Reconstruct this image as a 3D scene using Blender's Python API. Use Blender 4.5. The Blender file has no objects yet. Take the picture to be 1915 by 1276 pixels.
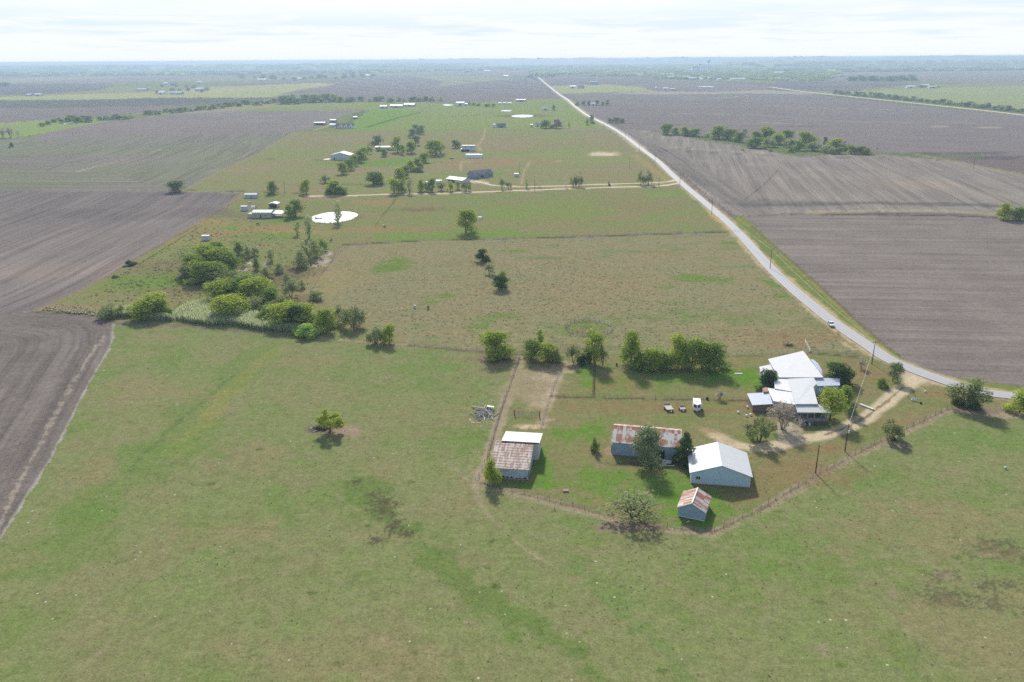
import bpy, bmesh, math, random
import numpy as np
from mathutils import Vector, Matrix
random.seed(7)
S = bpy.context.scene
COL = S.collection
R = math.radians
# ------------------------------------------------------------------ camera geometry (a drone 100 m above a plain)
FPX = 1489.0; HC = 100.0; HORIZ = 110.5
PIT = math.atan((638 - HORIZ) / FPX); ROLL = R(0.4)
CR, SR = math.cos(ROLL), math.sin(ROLL); CP, SP = math.cos(PIT), math.sin(PIT)
def ray(px, py):
    u = (px - 957.5) / FPX; v = (638 - py) / FPX
    r = u * CR + v * SR; up = -u * SR + v * CR
    return (r, CP + up * SP, -SP + up * CP)
def G(px, py, z=0.0):
    d = ray(px, py); t = (z - HC) / d[2]
    return Vector((d[0] * t, d[1] * t, z))
def GV(px, py, y):
    d = ray(px, py); t = y / d[1]
    return Vector((d[0] * t, y, HC + d[2] * t))
def depth(p):
    return p[1] * CP + (HC - p[2]) * SP
cam = bpy.data.cameras.new('camera'); co = bpy.data.objects.new('camera', cam); COL.objects.link(co)
cam.sensor_fit = 'HORIZONTAL'; cam.sensor_width = 36; cam.lens = 36 * FPX / 1915
cam.clip_start = 1; cam.clip_end = 200000
co.location = (0, 0, HC)
co.rotation_mode = 'QUATERNION'
co.rotation_quaternion = Matrix.Rotation(R(90) - PIT, 4, 'X').to_quaternion() @ Matrix.Rotation(-ROLL, 4, 'Z').to_quaternion()
S.camera = co
# ------------------------------------------------------------------ light
SUN_EL, SUN_AZ = R(35), R(-7)     # azimuth from +Y towards +X
sd = Vector((math.sin(SUN_AZ) * math.cos(SUN_EL), math.cos(SUN_AZ) * math.cos(SUN_EL), math.sin(SUN_EL)))
L = bpy.data.lights.new('sun', 'SUN'); L.energy = 2.4; L.angle = R(4.0); L.color = (1, .95, .87)
lo = bpy.data.objects.new('sun', L); COL.objects.link(lo)
lo.rotation_mode = 'QUATERNION'; lo.rotation_quaternion = sd.to_track_quat('Z', 'Y')
W = bpy.data.worlds.new('World'); S.world = W; W.use_nodes = True
nt = W.node_tree; nt.nodes.clear()
def N(nt, t, **kw):
    n = nt.nodes.new(t)
    for k, v in kw.items():
        if k.startswith('i_'):
            n.inputs[k[2:].replace('_', ' ')].default_value = v
        else: setattr(n, k, v)
    return n
def lk(nt, a, b): nt.links.new(a, b)
def mth(nt, op, a, b=None, clamp=False):
    n = nt.nodes.new('ShaderNodeMath'); n.operation = op; n.use_clamp = clamp
    for i, v in enumerate((a, b)):
        if v is None: continue
        if isinstance(v, (int, float)): n.inputs[i].default_value = v
        else: nt.links.new(v, n.inputs[i])
    return n.outputs[0]
def ramp(nt, fac, pts):
    n = nt.nodes.new('ShaderNodeValToRGB'); e = n.color_ramp.elements
    while len(e) < len(pts): e.new(0.5)
    for k, (p, c) in enumerate(pts):
        e[k].position = p; e[k].color = (*c, 1) if len(c) == 3 else c
    nt.links.new(fac, n.inputs[0]); return n.outputs[0]
sky = N(nt, 'ShaderNodeTexSky', sky_type='NISHITA', sun_disc=False, sun_elevation=SUN_EL, sun_rotation=SUN_AZ, air_density=1.0, dust_density=1.6, altitude=200)
tc = N(nt, 'ShaderNodeTexCoord'); sx = N(nt, 'ShaderNodeSeparateXYZ'); lk(nt, tc.outputs['Generated'], sx.inputs[0])
zz = mth(nt, 'ADD', mth(nt, 'MAXIMUM', sx.outputs[2], 0.0), 0.035)
cb = N(nt, 'ShaderNodeCombineXYZ'); lk(nt, mth(nt, 'DIVIDE', sx.outputs[0], zz), cb.inputs[0]); lk(nt, mth(nt, 'DIVIDE', sx.outputs[1], zz), cb.inputs[1])
cn = N(nt, 'ShaderNodeTexNoise', i_Scale=0.55, i_Detail=7.0, i_Roughness=0.62, i_Distortion=0.4); lk(nt, cb.outputs[0], cn.inputs['Vector'])
low = mth(nt, 'SUBTRACT', 1.0, mth(nt, 'MULTIPLY', sx.outputs[2], 4.0), True)      # the veil of cloud is thicker low down
cf = mth(nt, 'ADD', mth(nt, 'MULTIPLY', low, 1.0), mth(nt, 'MULTIPLY', cn.outputs[0], 0.36), True)
ccol = ramp(nt, mth(nt, 'ADD', cn.outputs[0], mth(nt, 'MULTIPLY', mth(nt, 'SUBTRACT', 1.0, mth(nt, 'MULTIPLY', sx.outputs[2], 26.0), True), 0.22)), [(.36, (.74, .87, .97)), (.58, (.93, .97, 1.0))])
b1 = N(nt, 'ShaderNodeBackground', i_Strength=0.07); lk(nt, sky.outputs[0], b1.inputs[0])
b2 = N(nt, 'ShaderNodeBackground', i_Strength=0.465); lk(nt, ccol, b2.inputs[0])
mx = N(nt, 'ShaderNodeMixShader'); lk(nt, cf, mx.inputs[0]); lk(nt, b1.outputs[0], mx.inputs[1]); lk(nt, b2.outputs[0], mx.inputs[2])
wo = N(nt, 'ShaderNodeOutputWorld'); lk(nt, mx.outputs[0], wo.inputs[0])
S.view_settings.view_transform = 'Standard'; S.view_settings.look = 'None'; S.view_settings.exposure = 1.15
S.view_settings.gamma = 1; S.view_settings.use_curve_mapping = False
S.render.engine = 'CYCLES'
try: S.cycles.use_denoising = False; S.cycles.denoiser = 'OPENIMAGEDENOISE'
except Exception: pass
S.cycles.use_adaptive_sampling = False; S.cycles.max_bounces = 5; S.cycles.diffuse_bounces = 2; S.cycles.transparent_max_bounces = 8; S.cycles.volume_bounces = 0
S.cycles.caustics_reflective = False; S.cycles.caustics_refractive = False
# ------------------------------------------------------------------ materials
def lin(c): c /= 255.0; return c / 12.92 if c <= .04045 else ((c + .055) / 1.055) ** 2.4
KX = 1.30       # daylight on level ground shows an albedo times about this
def sr(r, g, b): return (lin(r) / KX, lin(g) / KX, lin(b) / KX)
MATS = {}
def mat(name, col, rough=.8, metal=0.0, noise=.12, scale=1.5, bump=0.0, spec=.3, coord='Object', ribs=None, ribbump=.3, dirt=None):
    """plain procedural surface: base colour varied by noise, optional ribs across x / y / z every given metres, optional dirt colour"""
    if name in MATS: return MATS[name]
    m = bpy.data.materials.new(name); m.use_nodes = True; t = m.node_tree; t.nodes.clear()
    o = N(t, 'ShaderNodeOutputMaterial'); p = N(t, 'ShaderNodeBsdfPrincipled'); lk(t, p.outputs[0], o.inputs[0])
    p.inputs['Roughness'].default_value = rough; p.inputs['Metallic'].default_value = metal; p.inputs['Specular IOR Level'].default_value = spec
    c = N(t, 'ShaderNodeTexCoord'); n = N(t, 'ShaderNodeTexNoise', i_Scale=scale, i_Detail=5.0, i_Roughness=.6); lk(t, c.outputs[coord], n.inputs['Vector'])
    lo_ = tuple(max(0, v * (1 - noise)) for v in col); hi = tuple(min(1, v * (1 + noise)) for v in col)
    cc = ramp(t, n.outputs[0], [(.3, lo_), (.7, hi)])
    if dirt:
        n2 = N(t, 'ShaderNodeTexNoise', i_Scale=scale * .4, i_Detail=6.0, i_Roughness=.7); lk(t, c.outputs[coord], n2.inputs['Vector'])
        f = ramp(t, n2.outputs[0], [(.5, (0, 0, 0)), (.72, (1, 1, 1))])
        mm = N(t, 'ShaderNodeMix', data_type='RGBA'); lk(t, f, mm.inputs[0]); lk(t, cc, mm.inputs[6]); mm.inputs[7].default_value = (*dirt, 1); cc = mm.outputs[2]
    lk(t, cc, p.inputs['Base Color'])
    h = None
    if ribs:
        ax, per = ribs
        s = N(t, 'ShaderNodeSeparateXYZ'); lk(t, c.outputs['Object'], s.inputs[0])
        w = mth(t, 'ABSOLUTE', mth(t, 'SINE', mth(t, 'MULTIPLY', s.outputs['xyz'.index(ax)], math.pi / per)))
        h = mth(t, 'POWER', w, .35)
        b = N(t, 'ShaderNodeBump', i_Strength=ribbump, i_Distance=.06); lk(t, h, b.inputs['Height']); lk(t, b.outputs[0], p.inputs['Normal'])
    elif bump:
        b = N(t, 'ShaderNodeBump', i_Strength=bump, i_Distance=.1); lk(t, n.outputs[0], b.inputs['Height']); lk(t, b.outputs[0], p.inputs['Normal'])
    MATS[name] = m; return m
def rusty(name, base, rust, amount, per=.75, bands=0.0, axis='x', along='y'):
    """corrugated sheets, each sheet more or less rusted"""
    if name in MATS: return MATS[name]
    m = bpy.data.materials.new(name); m.use_nodes = True; t = m.node_tree; t.nodes.clear()
    o = N(t, 'ShaderNodeOutputMaterial'); p = N(t, 'ShaderNodeBsdfPrincipled'); lk(t, p.outputs[0], o.inputs[0]); p.inputs['Roughness'].default_value = .7
    c = N(t, 'ShaderNodeTexCoord'); s = N(t, 'ShaderNodeSeparateXYZ'); lk(t, c.outputs['Object'], s.inputs[0])
    a = s.outputs['xyz'.index(axis)]; l = s.outputs['xyz'.index(along)]
    w1 = N(t, 'ShaderNodeTexWhiteNoise', noise_dimensions='2D'); cb = N(t, 'ShaderNodeCombineXYZ')
    lk(t, mth(t, 'FLOOR', mth(t, 'DIVIDE', a, per)), cb.inputs[0]); lk(t, mth(t, 'FLOOR', mth(t, 'DIVIDE', l, 2.1)), cb.inputs[1]); lk(t, cb.outputs[0], w1.inputs['Vector'])
    n = N(t, 'ShaderNodeTexNoise', i_Scale=1.1, i_Detail=6.0, i_Roughness=.7); mp = N(t, 'ShaderNodeMapping'); mp.inputs['Scale'].default_value = (1.6, .5, .5) if axis == 'x' else (.5, 1.6, .5)
    lk(t, c.outputs['Object'], mp.inputs[0]); lk(t, mp.outputs[0], n.inputs['Vector'])
    f = mth(t, 'ADD', mth(t, 'MULTIPLY', w1.outputs[0], .55), mth(t, 'MULTIPLY', n.outputs[0], .9))
    if bands:
        wv = mth(t, 'MULTIPLY', mth(t, 'SINE', mth(t, 'MULTIPLY', l, 2 * math.pi / bands)), .16); f = mth(t, 'ADD', f, wv)
    f = ramp(t, f, [(1 - amount - .07, (0, 0, 0)), (1 - amount + .1, (1, 1, 1))])
    n2 = N(t, 'ShaderNodeTexNoise', i_Scale=3.0, i_Detail=4.0); lk(t, c.outputs['Object'], n2.inputs['Vector'])
    rc = ramp(t, n2.outputs[0], [(.3, tuple(v * .6 for v in rust)), (.55, rust), (.75, (min(1, rust[0] * 1.5), rust[1] * 1.5, rust[2] * 1.3))])
    bc = ramp(t, n2.outputs[0], [(.3, tuple(v * .8 for v in base)), (.7, base)])
    mm = N(t, 'ShaderNodeMix', data_type='RGBA'); lk(t, f, mm.inputs[0]); lk(t, bc, mm.inputs[6]); lk(t, rc, mm.inputs[7]); lk(t, mm.outputs[2], p.inputs['Base Color'])
    wv = mth(t, 'SINE', mth(t, 'MULTIPLY', a, 2 * math.pi / .25)); b = N(t, 'ShaderNodeBump', i_Strength=.35, i_Distance=.03); lk(t, wv, b.inputs['Height']); lk(t, b.outputs[0], p.inputs['Normal'])
    MATS[name] = m; return m
# ------------------------------------------------------------------ object helpers
def tag(o, label=None, cat=None, group=None, kind=None):
    if label: o['label'] = label
    if cat: o['category'] = cat
    if group: o['group'] = group
    if kind: o['kind'] = kind
    return o
def empty(name, loc, rz=0.0, label=None, cat=None, group=None):
    o = bpy.data.objects.new(name, None); COL.objects.link(o); o.location = loc; o.rotation_euler = (0, 0, rz); o.empty_display_size = .5
    return tag(o, label, cat, group)
class MB:
    def __init__(s): s.v = []; s.f = []; s.mi = []; s.m = 0
    def add(s, vs, fs):
        b = len(s.v); s.v += [tuple(v) for v in vs]
        for f in fs: s.f.append([b + i for i in f]); s.mi.append(s.m)
        return s
    def box(s, x0, x1, y0, y1, z0, z1):
        return s.add([(x0, y0, z0), (x1, y0, z0), (x1, y1, z0), (x0, y1, z0), (x0, y0, z1), (x1, y0, z1), (x1, y1, z1), (x0, y1, z1)],
                     [(0, 3, 2, 1), (4, 5, 6, 7), (0, 1, 5, 4), (1, 2, 6, 5), (2, 3, 7, 6), (3, 0, 4, 7)])
    def slab(s, top, th):
        n = len(top); vs = [tuple(p) for p in top] + [(p[0], p[1], p[2] - th) for p in top]
        return s.add(vs, [tuple(range(n)), tuple(range(2 * n - 1, n - 1, -1))] + [(i, i + n, (i + 1) % n + n, (i + 1) % n) for i in range(n)])
    def tube(s, pts, rad, seg=6, caps=True):
        pts = [Vector(p) for p in pts]; rr = rad if isinstance(rad, (list, tuple)) else [rad] * len(pts); vs = []
        for i, p in enumerate(pts):
            d = (pts[min(i + 1, len(pts) - 1)] - pts[max(i - 1, 0)]).normalized()
            a = d.cross(Vector((0, 0, 1)) if abs(d.z) < .95 else Vector((1, 0, 0))).normalized(); b = d.cross(a)
            for k in range(seg):
                t = 2 * math.pi * k / seg; vs.append(p + (a * math.cos(t) + b * math.sin(t)) * rr[i])
        fs = [(i * seg + k, i * seg + (k + 1) % seg, (i + 1) * seg + (k + 1) % seg, (i + 1) * seg + k) for i in range(len(pts) - 1) for k in range(seg)]
        if caps: fs += [tuple(range(seg))[::-1], tuple(range((len(pts) - 1) * seg, len(pts) * seg))]
        return s.add(vs, fs)
    def build(s, name, mats, parent=None, smooth=False, loc=None):
        me = bpy.data.meshes.new(name); me.from_pydata(s.v, [], s.f)
        for m in (mats if isinstance(mats, (list, tuple)) else [mats]): me.materials.append(m)
        if any(s.mi): me.polygons.foreach_set('material_index', s.mi)
        if smooth: me.polygons.foreach_set('use_smooth', [True] * len(me.polygons))
        me.validate(); me.update()
        bm = bmesh.new(); bm.from_mesh(me); bmesh.ops.recalc_face_normals(bm, faces=bm.faces); bm.to_mesh(me); bm.free()
        o = bpy.data.objects.new(name, me); COL.objects.link(o)
        if parent: o.parent = parent
        if loc is not None: o.location = loc
        return o
ORD = 'first second third fourth fifth sixth seventh eighth ninth tenth eleventh twelfth thirteenth fourteenth fifteenth sixteenth seventeenth eighteenth nineteenth twentieth'.split()
def ordn(i): return ORD[i] if i < 20 else ['twenty', 'thirty', 'forty', 'fifty', 'sixty', 'seventy'][i // 10 - 2 + (0)] + ('-' + ORD[i % 10] if False else '') + f' plus {i % 10 + 1}'
# ------------------------------------------------------------------ the ground: one grid of the plain, its colours worked out per vertex
def hsh(ix, iy, sd_): 
    v = np.sin(ix * 127.1 + iy * 311.7 + sd_ * 74.7) * 43758.5453
    return v - np.floor(v)
def vn(x, y, sd_=0):
    ix, iy = np.floor(x), np.floor(y); fx, fy = x - ix, y - iy
    fx = fx * fx * (3 - 2 * fx); fy = fy * fy * (3 - 2 * fy)
    return (hsh(ix, iy, sd_) * (1 - fx) + hsh(ix + 1, iy, sd_) * fx) * (1 - fy) + (hsh(ix, iy + 1, sd_) * (1 - fx) + hsh(ix + 1, iy + 1, sd_) * fx) * fy
def fbm(x, y, scale, sd_=0, oct=4):
    r = 0; a = .5; s = 0
    for k in range(oct):
        r = r + a * vn(x / scale * 2 ** k + 17.3 * k, y / scale * 2 ** k + 5.1 * k, sd_ + k); s += a; a *= .55
    return r / s
def dist_of_row(py): return HC / math.tan(PIT + math.atan((py - 638) / FPX))
rows = [dist_of_row(p) for p in np.concatenate([np.arange(1480, 240, -2.6), np.arange(240, 113.6, -1.2)])]
rows = np.array(rows + [60000.0]); cols = np.arange(-1.15, 1.15, 2.6 / FPX / .97)
nr, nc = len(rows), len(cols)
X = (rows[:, None] * cols[None, :]).ravel(); Y = np.repeat(rows, nc)
NV = X.size
wn = fbm(X, Y, 3.0, 3, 3) - .5; wn2 = fbm(X, Y, 3.0, 23, 3) - .5
kx = np.clip(Y / 300, .7, 12)
XW = X + wn * 2.2 * kx; YW = Y + wn2 * 2.2 * kx * np.clip(Y / 400, 1, 5)      # ragged edges
def W2(pts): return [tuple(G(*p)[:2]) for p in pts]
def inpoly(poly, x, y):
    c = np.zeros(x.shape, bool); n = len(poly); j = n - 1
    for i in range(n):
        (xi, yi), (xj, yj) = poly[i], poly[j]
        if yi != yj:
            c ^= ((yi > y) != (yj > y)) & (x < (xj - xi) * (y - yi) / (yj - yi) + xi)
        j = i
    return c
def dline(poly, x, y, want_along=False):
    best = np.full(x.shape, 1e9); al = np.zeros(x.shape); acc = 0
    for (x0, y0), (x1, y1) in zip(poly[:-1], poly[1:]):
        dx, dy = x1 - x0, y1 - y0; L2 = dx * dx + dy * dy + 1e-9
        t = np.clip(((x - x0) * dx + (y - y0) * dy) / L2, 0, 1)
        d = np.hypot(x - x0 - t * dx, y - y0 - t * dy)
        if want_along: al = np.where(d < best, acc + t * math.sqrt(L2), al)
        best = np.minimum(best, d); acc += math.sqrt(L2)
    return (best, al) if want_along else best
col = np.zeros((NV, 3)); strk = np.zeros(NV); grain = np.full(NV, 1.0); speck = np.zeros(NV); fc = X.copy(); al = Y.copy(); cls = np.zeros(NV, int)
CLS = ['ground']; 
def c3(*rgb): return np.array(sr(*rgb))
# default: a patchwork of far fields
pal = [c3(128, 114, 108), c3(120, 108, 104), c3(140, 126, 112), c3(122, 130, 78), c3(138, 138, 96), c3(112, 104, 102), c3(150, 144, 110), c3(106, 118, 76), c3(133, 120, 113)]
far_w = 420 + 900 * np.clip((Y - 2000) / 9000, 0, 1)
gx = np.floor((X + .04 * Y + 500 * vn(X / 2500, Y / 2500, 5)) / 700); gy = np.floor((Y - .05 * X + 400 * vn(X / 3000, Y / 1500, 8) + hsh(gx, gx * 0, 2) * 900) / 950)
pid = (hsh(gx, gy, 11) * len(pal)).astype(int) % len(pal)
for i, c in enumerate(pal): col[pid == i] = c
strk[:] = .12; fc = np.where(hsh(gx, gy, 4) > .5, X, Y)
def patch(pts, c, c2=None, name=None, sc=18, mixamt=.6, st=0., gr=1., sp=0., guide=None, gdir=None, seed=1, warp=True):
    """a field: polygon in the photo's pixels laid on the ground"""
    poly = W2(pts); m = inpoly(poly, XW if warp else X, YW if warp else Y)
    x, y = X[m], Y[m]
    cc = np.repeat(np.array(c)[None], m.sum(), 0)
    if c2 is not None:
        t = np.clip((fbm(x, y, sc, seed, 5) - .5) * 2.6 + .5, 0, 1)[:, None] * mixamt
        cc = cc * (1 - t) + np.array(c2) * t
    col[m] = cc; strk[m] = st; grain[m] = gr; speck[m] = sp
    if name:
        if name not in CLS: CLS.append(name)
        cls[m] = CLS.index(name)
    if guide is not None: d, a = dline(W2(guide), x, y, True); fc[m] = d; al[m] = a
    if gdir is not None:
        a, b = G(*gdir[0]), G(*gdir[1]); d = (b - a).normalized(); fc[m] = -x * d.y + y * d.x; al[m] = x * d.x + y * d.y
    return m
def blend(m, k, c):
    k = np.clip(k, 0, 1)[:, None]; col[m] = col[m] * (1 - k) + np.array(c) * k
def stripe(pts, w, c, k=1.0, name=None, brk=.35, seed=3, st0=False, soft=.6, gr=None):
    """a worn or grown strip w metres wide along a line"""
    poly = W2(pts); a = np.array(poly); pad = w * 2 + 3
    m = (X > a[:, 0].min() - pad) & (X < a[:, 0].max() + pad) & (Y > a[:, 1].min() - pad) & (Y < a[:, 1].max() + pad)
    if not m.any(): return
    x, y = X[m], Y[m]; d = dline(poly, x, y) + (fbm(x, y, max(2.0, w), seed, 3) - .5) * w * brk * 2
    v = np.clip((w / 2 - d) / (w * soft * .5) + .5, 0, 1) * k
    blend(m, v, c)
    if st0: strk[m] = strk[m] * (1 - v)
    if gr is not None: grain[m] = grain[m] * (1 - v) + gr * v
    if name:
        if name not in CLS: CLS.append(name)
        im = np.where(m)[0]; cls[im[v > .5 * k]] = CLS.index(name)
def blob(px, py, rx, ry, c, k=1.0, seed=5, rough=.9, sc=None, gr=None, sp=None):
    """a patch with a ragged outline; rx, ry its reach across and away in metres"""
    p = G(px, py); pad = 2.2
    m = (np.abs(X - p.x) < rx * pad) & (np.abs(Y - p.y) < ry * pad)
    if not m.any(): return
    x, y = X[m], Y[m]; s = sc or max(.8, min(rx, ry) * .7)
    d = np.hypot((x - p.x) / rx, (y - p.y) / ry) + (fbm(x, y, s, seed, 4) - .5) * 2 * rough
    v = np.clip((1 - d) * 1.6 + .15, 0, 1) * k; blend(m, v, c)
    if gr is not None: grain[m] = grain[m] * (1 - v) + gr * v
    if sp is not None: speck[m] = np.maximum(speck[m], sp * v)
GREEN, DRY, LUSH, TAN = c3(122, 133, 82), c3(143, 130, 100), c3(104, 136, 60), c3(160, 142, 100)
PLOW, PLOWL, PLOWD = c3(133, 118, 110), c3(150, 138, 128), c3(112, 101, 98)
DIRT, PALE, BARE = c3(150, 130, 112), c3(192, 172, 140), c3(128, 112, 98)
# --- far fields, back to front
def far(pts, c, c2=None, st=.15, gd=None, sc=150, seed=1, name=None): return patch(pts, c, c2, name, sc, .5, st, .6, 0, gdir=gd, seed=seed)
EW = ((600, 300), (1000, 297))
far([(-900, 178), (-900, 160), (0, 158), (210, 160), (190, 168), (60, 178)], c3(104, 97, 98), name='plowed_field')
far([(-900, 182), (0, 181), (100, 178), (300, 172), (400, 163), (600, 155), (640, 158), (560, 168), (500, 182), (330, 183), (160, 187), (-900, 190)], c3(172, 168, 112), c3(148, 158, 96), seed=3)
far([(-900, 188), (0, 188), (150, 187), (300, 183), (480, 183), (520, 182), (440, 197), (400, 197), (100, 202), (-900, 202)], c3(95, 98, 84), c3(106, 100, 92), seed=4, name='plowed_field')
far([(-900, 202), (0, 202), (100, 202), (420, 195), (480, 187), (400, 200), (250, 213), (130, 222), (0, 232), (-900, 240)], c3(126, 112, 108), c3(118, 106, 106), seed=5, name='plowed_field')
far([(-900, 232), (0, 230), (100, 224), (180, 224), (230, 222), (80, 250), (0, 260), (-900, 262)], c3(132, 156, 80), c3(148, 152, 92), seed=6)
far([(500, 186), (560, 172), (640, 155), (640, 148), (780, 143), (850, 146), (1000, 146), (1030, 175), (1075, 184), (960, 187), (860, 193), (790, 190), (690, 190), (560, 195)], c3(118, 108, 107), c3(132, 118, 112), st=.2, gd=EW, seed=7, name='plowed_field')
far([(760, 141), (900, 143), (960, 148), (860, 158), (815, 163), (830, 152)], c3(140, 142, 96), c3(150, 140, 110), seed=8)
terr = [[(632, 150), (660, 157), (640, 160), (700, 166), (800, 168)], [(660, 146), (690, 153), (680, 158), (740, 163), (790, 160)], [(690, 145), (720, 150), (750, 158), (765, 165)], [(730, 145), (760, 150), (800, 153)],
        [(875, 157), (930, 160), (1000, 163), (1040, 172)], [(900, 166), (960, 167), (1030, 175)], [(860, 150), (900, 155), (960, 156), (1010, 160)], [(640, 166), (700, 172), (760, 170)], [(920, 150), (960, 156), (1000, 157)]]
for i, t in enumerate(terr): stripe(t, 26, c3(92, 88, 90), .8, seed=i); stripe([(a, b + 1.3) for a, b in t], 22, c3(150, 140, 128), .5, seed=i)
far([(430, 209), (470, 203), (560, 196), (690, 190), (860, 193), (1000, 186), (1075, 184), (1120, 226), (1130, 240), (1000, 245), (640, 245), (690, 206)], c3(136, 146, 84), c3(126, 142, 72), st=.05, seed=9, name='pasture')
far([(640, 246), (690, 206), (740, 205), (790, 208), (690, 246)], c3(118, 150, 62), c3(126, 144, 70), st=.05, seed=10)
stripe([(686, 238), (740, 222), (790, 209)], 10, c3(96, 112, 60), .8)
far([(60, 259), (80, 249), (200, 227), (320, 214), (420, 209), (560, 207), (690, 205), (640, 216), (600, 236), (550, 247), (300, 253), (150, 259), (-900, 268), (-900, 262)], c3(134, 120, 114), c3(124, 111, 108), st=.2, gd=((200, 250), (600, 225)), sc=80, seed=11, name='plowed_field')
far([(-900, 262), (0, 262), (150, 258), (300, 252), (552, 246), (480, 290), (400, 325), (345, 357), (230, 356), (-900, 356)], c3(128, 122, 106), c3(120, 112, 102), st=.3, sc=60, seed=12, name='plowed_field')
# swirl of drilled rows in that field
m = inpoly(W2([(-900, 262), (0, 262), (150, 258), (300, 252), (552, 246), (480, 290), (400, 325), (345, 357), (-900, 356)]), XW, YW)
fc[m], al[m] = dline(W2([(552, 246), (480, 290), (400, 325), (345, 357), (0, 357), (-900, 357)]), X[m], Y[m], True)
blend(m, np.clip((fbm(X[m], Y[m], 110, 31, 4) - .42) * 4, 0, 1) * .6, c3(120, 130, 86))
stripe([(-300, 265), (0, 265), (140, 262), (260, 258)], 14, c3(120, 142, 70), .7)
stripe([(142, 322), (220, 302), (300, 280)], 5, c3(160, 146, 122), .7); stripe([(85, 320), (120, 305), (180, 300), (300, 283)], 3, c3(96, 88, 82), .5)
# --- the green strip of smallholdings west of the road
patch([(552, 246), (640, 244), (1000, 244), (1130, 238), (1200, 285), (1272, 342), (1262, 348), (1010, 352), (740, 362), (570, 366), (450, 362), (440, 358), (345, 357), (400, 325), (480, 290)], c3(134, 139, 88), c3(144, 132, 98), 'pasture', 60, .8, .05, .9, 0, seed=13, gdir=EW)
for a in [((690, 245), (560, 300), 60, c3(140, 126, 100)), ]: pass
blob(600, 268, 45, 45, DRY, .8, 41); blob(480, 318, 40, 30, c3(150, 132, 104), .7, 42); blob(700, 305, 60, 28, c3(112, 140, 62), .8, 43); blob(760, 300, 40, 40, c3(112, 142, 62), .7, 44)
blob(940, 300, 60, 22, c3(158, 128, 98), .8, 45); blob(910, 308, 70, 10, c3(160, 130, 100), .8, 46); blob(950, 270, 60, 60, c3(146, 132, 98), .7, 47); blob(1080, 290, 90, 60, c3(134, 144, 84), .7, 48)
blob(900, 325, 45, 12, c3(104, 146, 58), .7, 49); blob(690, 320, 70, 14, c3(148, 132, 112), .8, 50); blob(650, 345, 60, 8, c3(104, 126, 62), .7, 51); blob(820, 345, 60, 6, c3(116, 140, 66), .7, 52)
blob(1133, 288, 18, 22, c3(215, 196, 170), 1, 53, .6); blob(1192, 283, 6, 6, c3(190, 172, 140), .8); blob(620, 234, 60, 30, c3(150, 130, 104), .7, 54)
for t, w_ in (([(907, 240), (905, 258), (893, 272), (900, 284)], 3.5), ([(830, 305), (862, 303), (930, 301)], 2.5), ([(862, 303), (862, 320)], 2.5), ([(975, 345), (980, 320), (990, 304), (1100, 299)], 2), ([(588, 243), (600, 240), (622, 233)], 6)):
    stripe(t, w_, c3(172, 154, 120), .8, 'path')
stripe([(345, 356), (450, 358), (560, 362)], 3, c3(104, 92, 72), .8); stripe([(560, 247), (700, 246), (900, 244), (1135, 241)], 6, c3(150, 138, 118), .6)
stripe([(480, 297), (620, 300), (640, 302)], 2.5, c3(110, 104, 70), .6)
stripe([(552, 246), (480, 290), (400, 325), (345, 356)], 5, c3(146, 138, 96), .6)
stripe([(1185, 290), (1265, 350), (1330, 400), (1400, 450)], 7, c3(168, 146, 96), .55)
# middle meadow and the wide dry pasture
patch([(450, 360), (570, 366), (740, 362), (1010, 352), (1266, 346), (1335, 388), (1392, 432), (800, 450), (640, 458), (610, 500), (580, 540), (660, 600), (760, 645), (580, 632), (330, 608), (190, 600), (60, 580), (120, 555), (200, 515), (300, 455), (420, 385)], c3(127, 135, 82), c3(140, 130, 92), 'pasture', 16, .8, 0, 1.1, .15, seed=14)
blob(860, 440, 60, 16, c3(118, 140, 66), .8, 60); blob(1000, 395, 70, 40, c3(126, 140, 74), .7, 61); blob(1200, 385, 40, 25, c3(138, 126, 92), .6, 62); blob(1240, 365, 25, 12, c3(122, 146, 72), .8); blob(790, 392, 20, 12, c3(120, 104, 84), .7, 63)
blob(700, 380, 24, 18, c3(160, 132, 96), .6, 64); blob(480, 430, 40, 20, c3(156, 130, 88), .7, 65); blob(430, 425, 12, 10, c3(110, 142, 66), .7); blob(560, 435, 22, 12, c3(160, 138, 94), .7); blob(520, 440, 20, 10, c3(116, 138, 66), .8)
blob(600, 372, 26, 8, c3(158, 132, 98), .7); blob(540, 410, 12, 6, c3(86, 128, 52), .8); blob(530, 415, 30, 10, c3(108, 132, 64), .5, 66); blob(690, 430, 30, 14, c3(150, 132, 88), .6)
blob(260, 520, 40, 26, c3(112, 134, 62), .8, 67, sp=.2); blob(320, 500, 22, 20, c3(126, 112, 84), .5, 68); blob(345, 545, 24, 10, c3(128, 112, 86), .7, 69); blob(520, 520, 34, 22, c3(116, 100, 80), .75, 70); blob(560, 560, 26, 14, c3(126, 112, 90), .75, 71)
for q in ((470, 493, 9, 4), (600, 487, 6, 7), (590, 497, 8, 3), (557, 537, 4, 2), (455, 505, 4, 3), (612, 475, 3, 6)): blob(*q, c3(188, 172, 158), .9, 72, .8)
blob(125, 573, 14, 6, c3(150, 128, 100), .8, 73); blob(165, 578, 12, 4, c3(170, 138, 104), .8, 74); blob(95, 577, 10, 3, c3(170, 140, 104), .9, 75)
stripe([(455, 360), (425, 385), (362, 421), (300, 456), (200, 516), (120, 556), (60, 581)], 3.2, c3(148, 126, 98), .75, brk=.4); stripe([(435, 380), (365, 423), (250, 486), (200, 518)], 1.2, c3(92, 72, 56), .6, brk=.6)
blob(400, 415, 22, 30, c3(158, 138, 88), .6, 76); blob(350, 450, 26, 12, c3(152, 138, 88), .6, 77)
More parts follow.
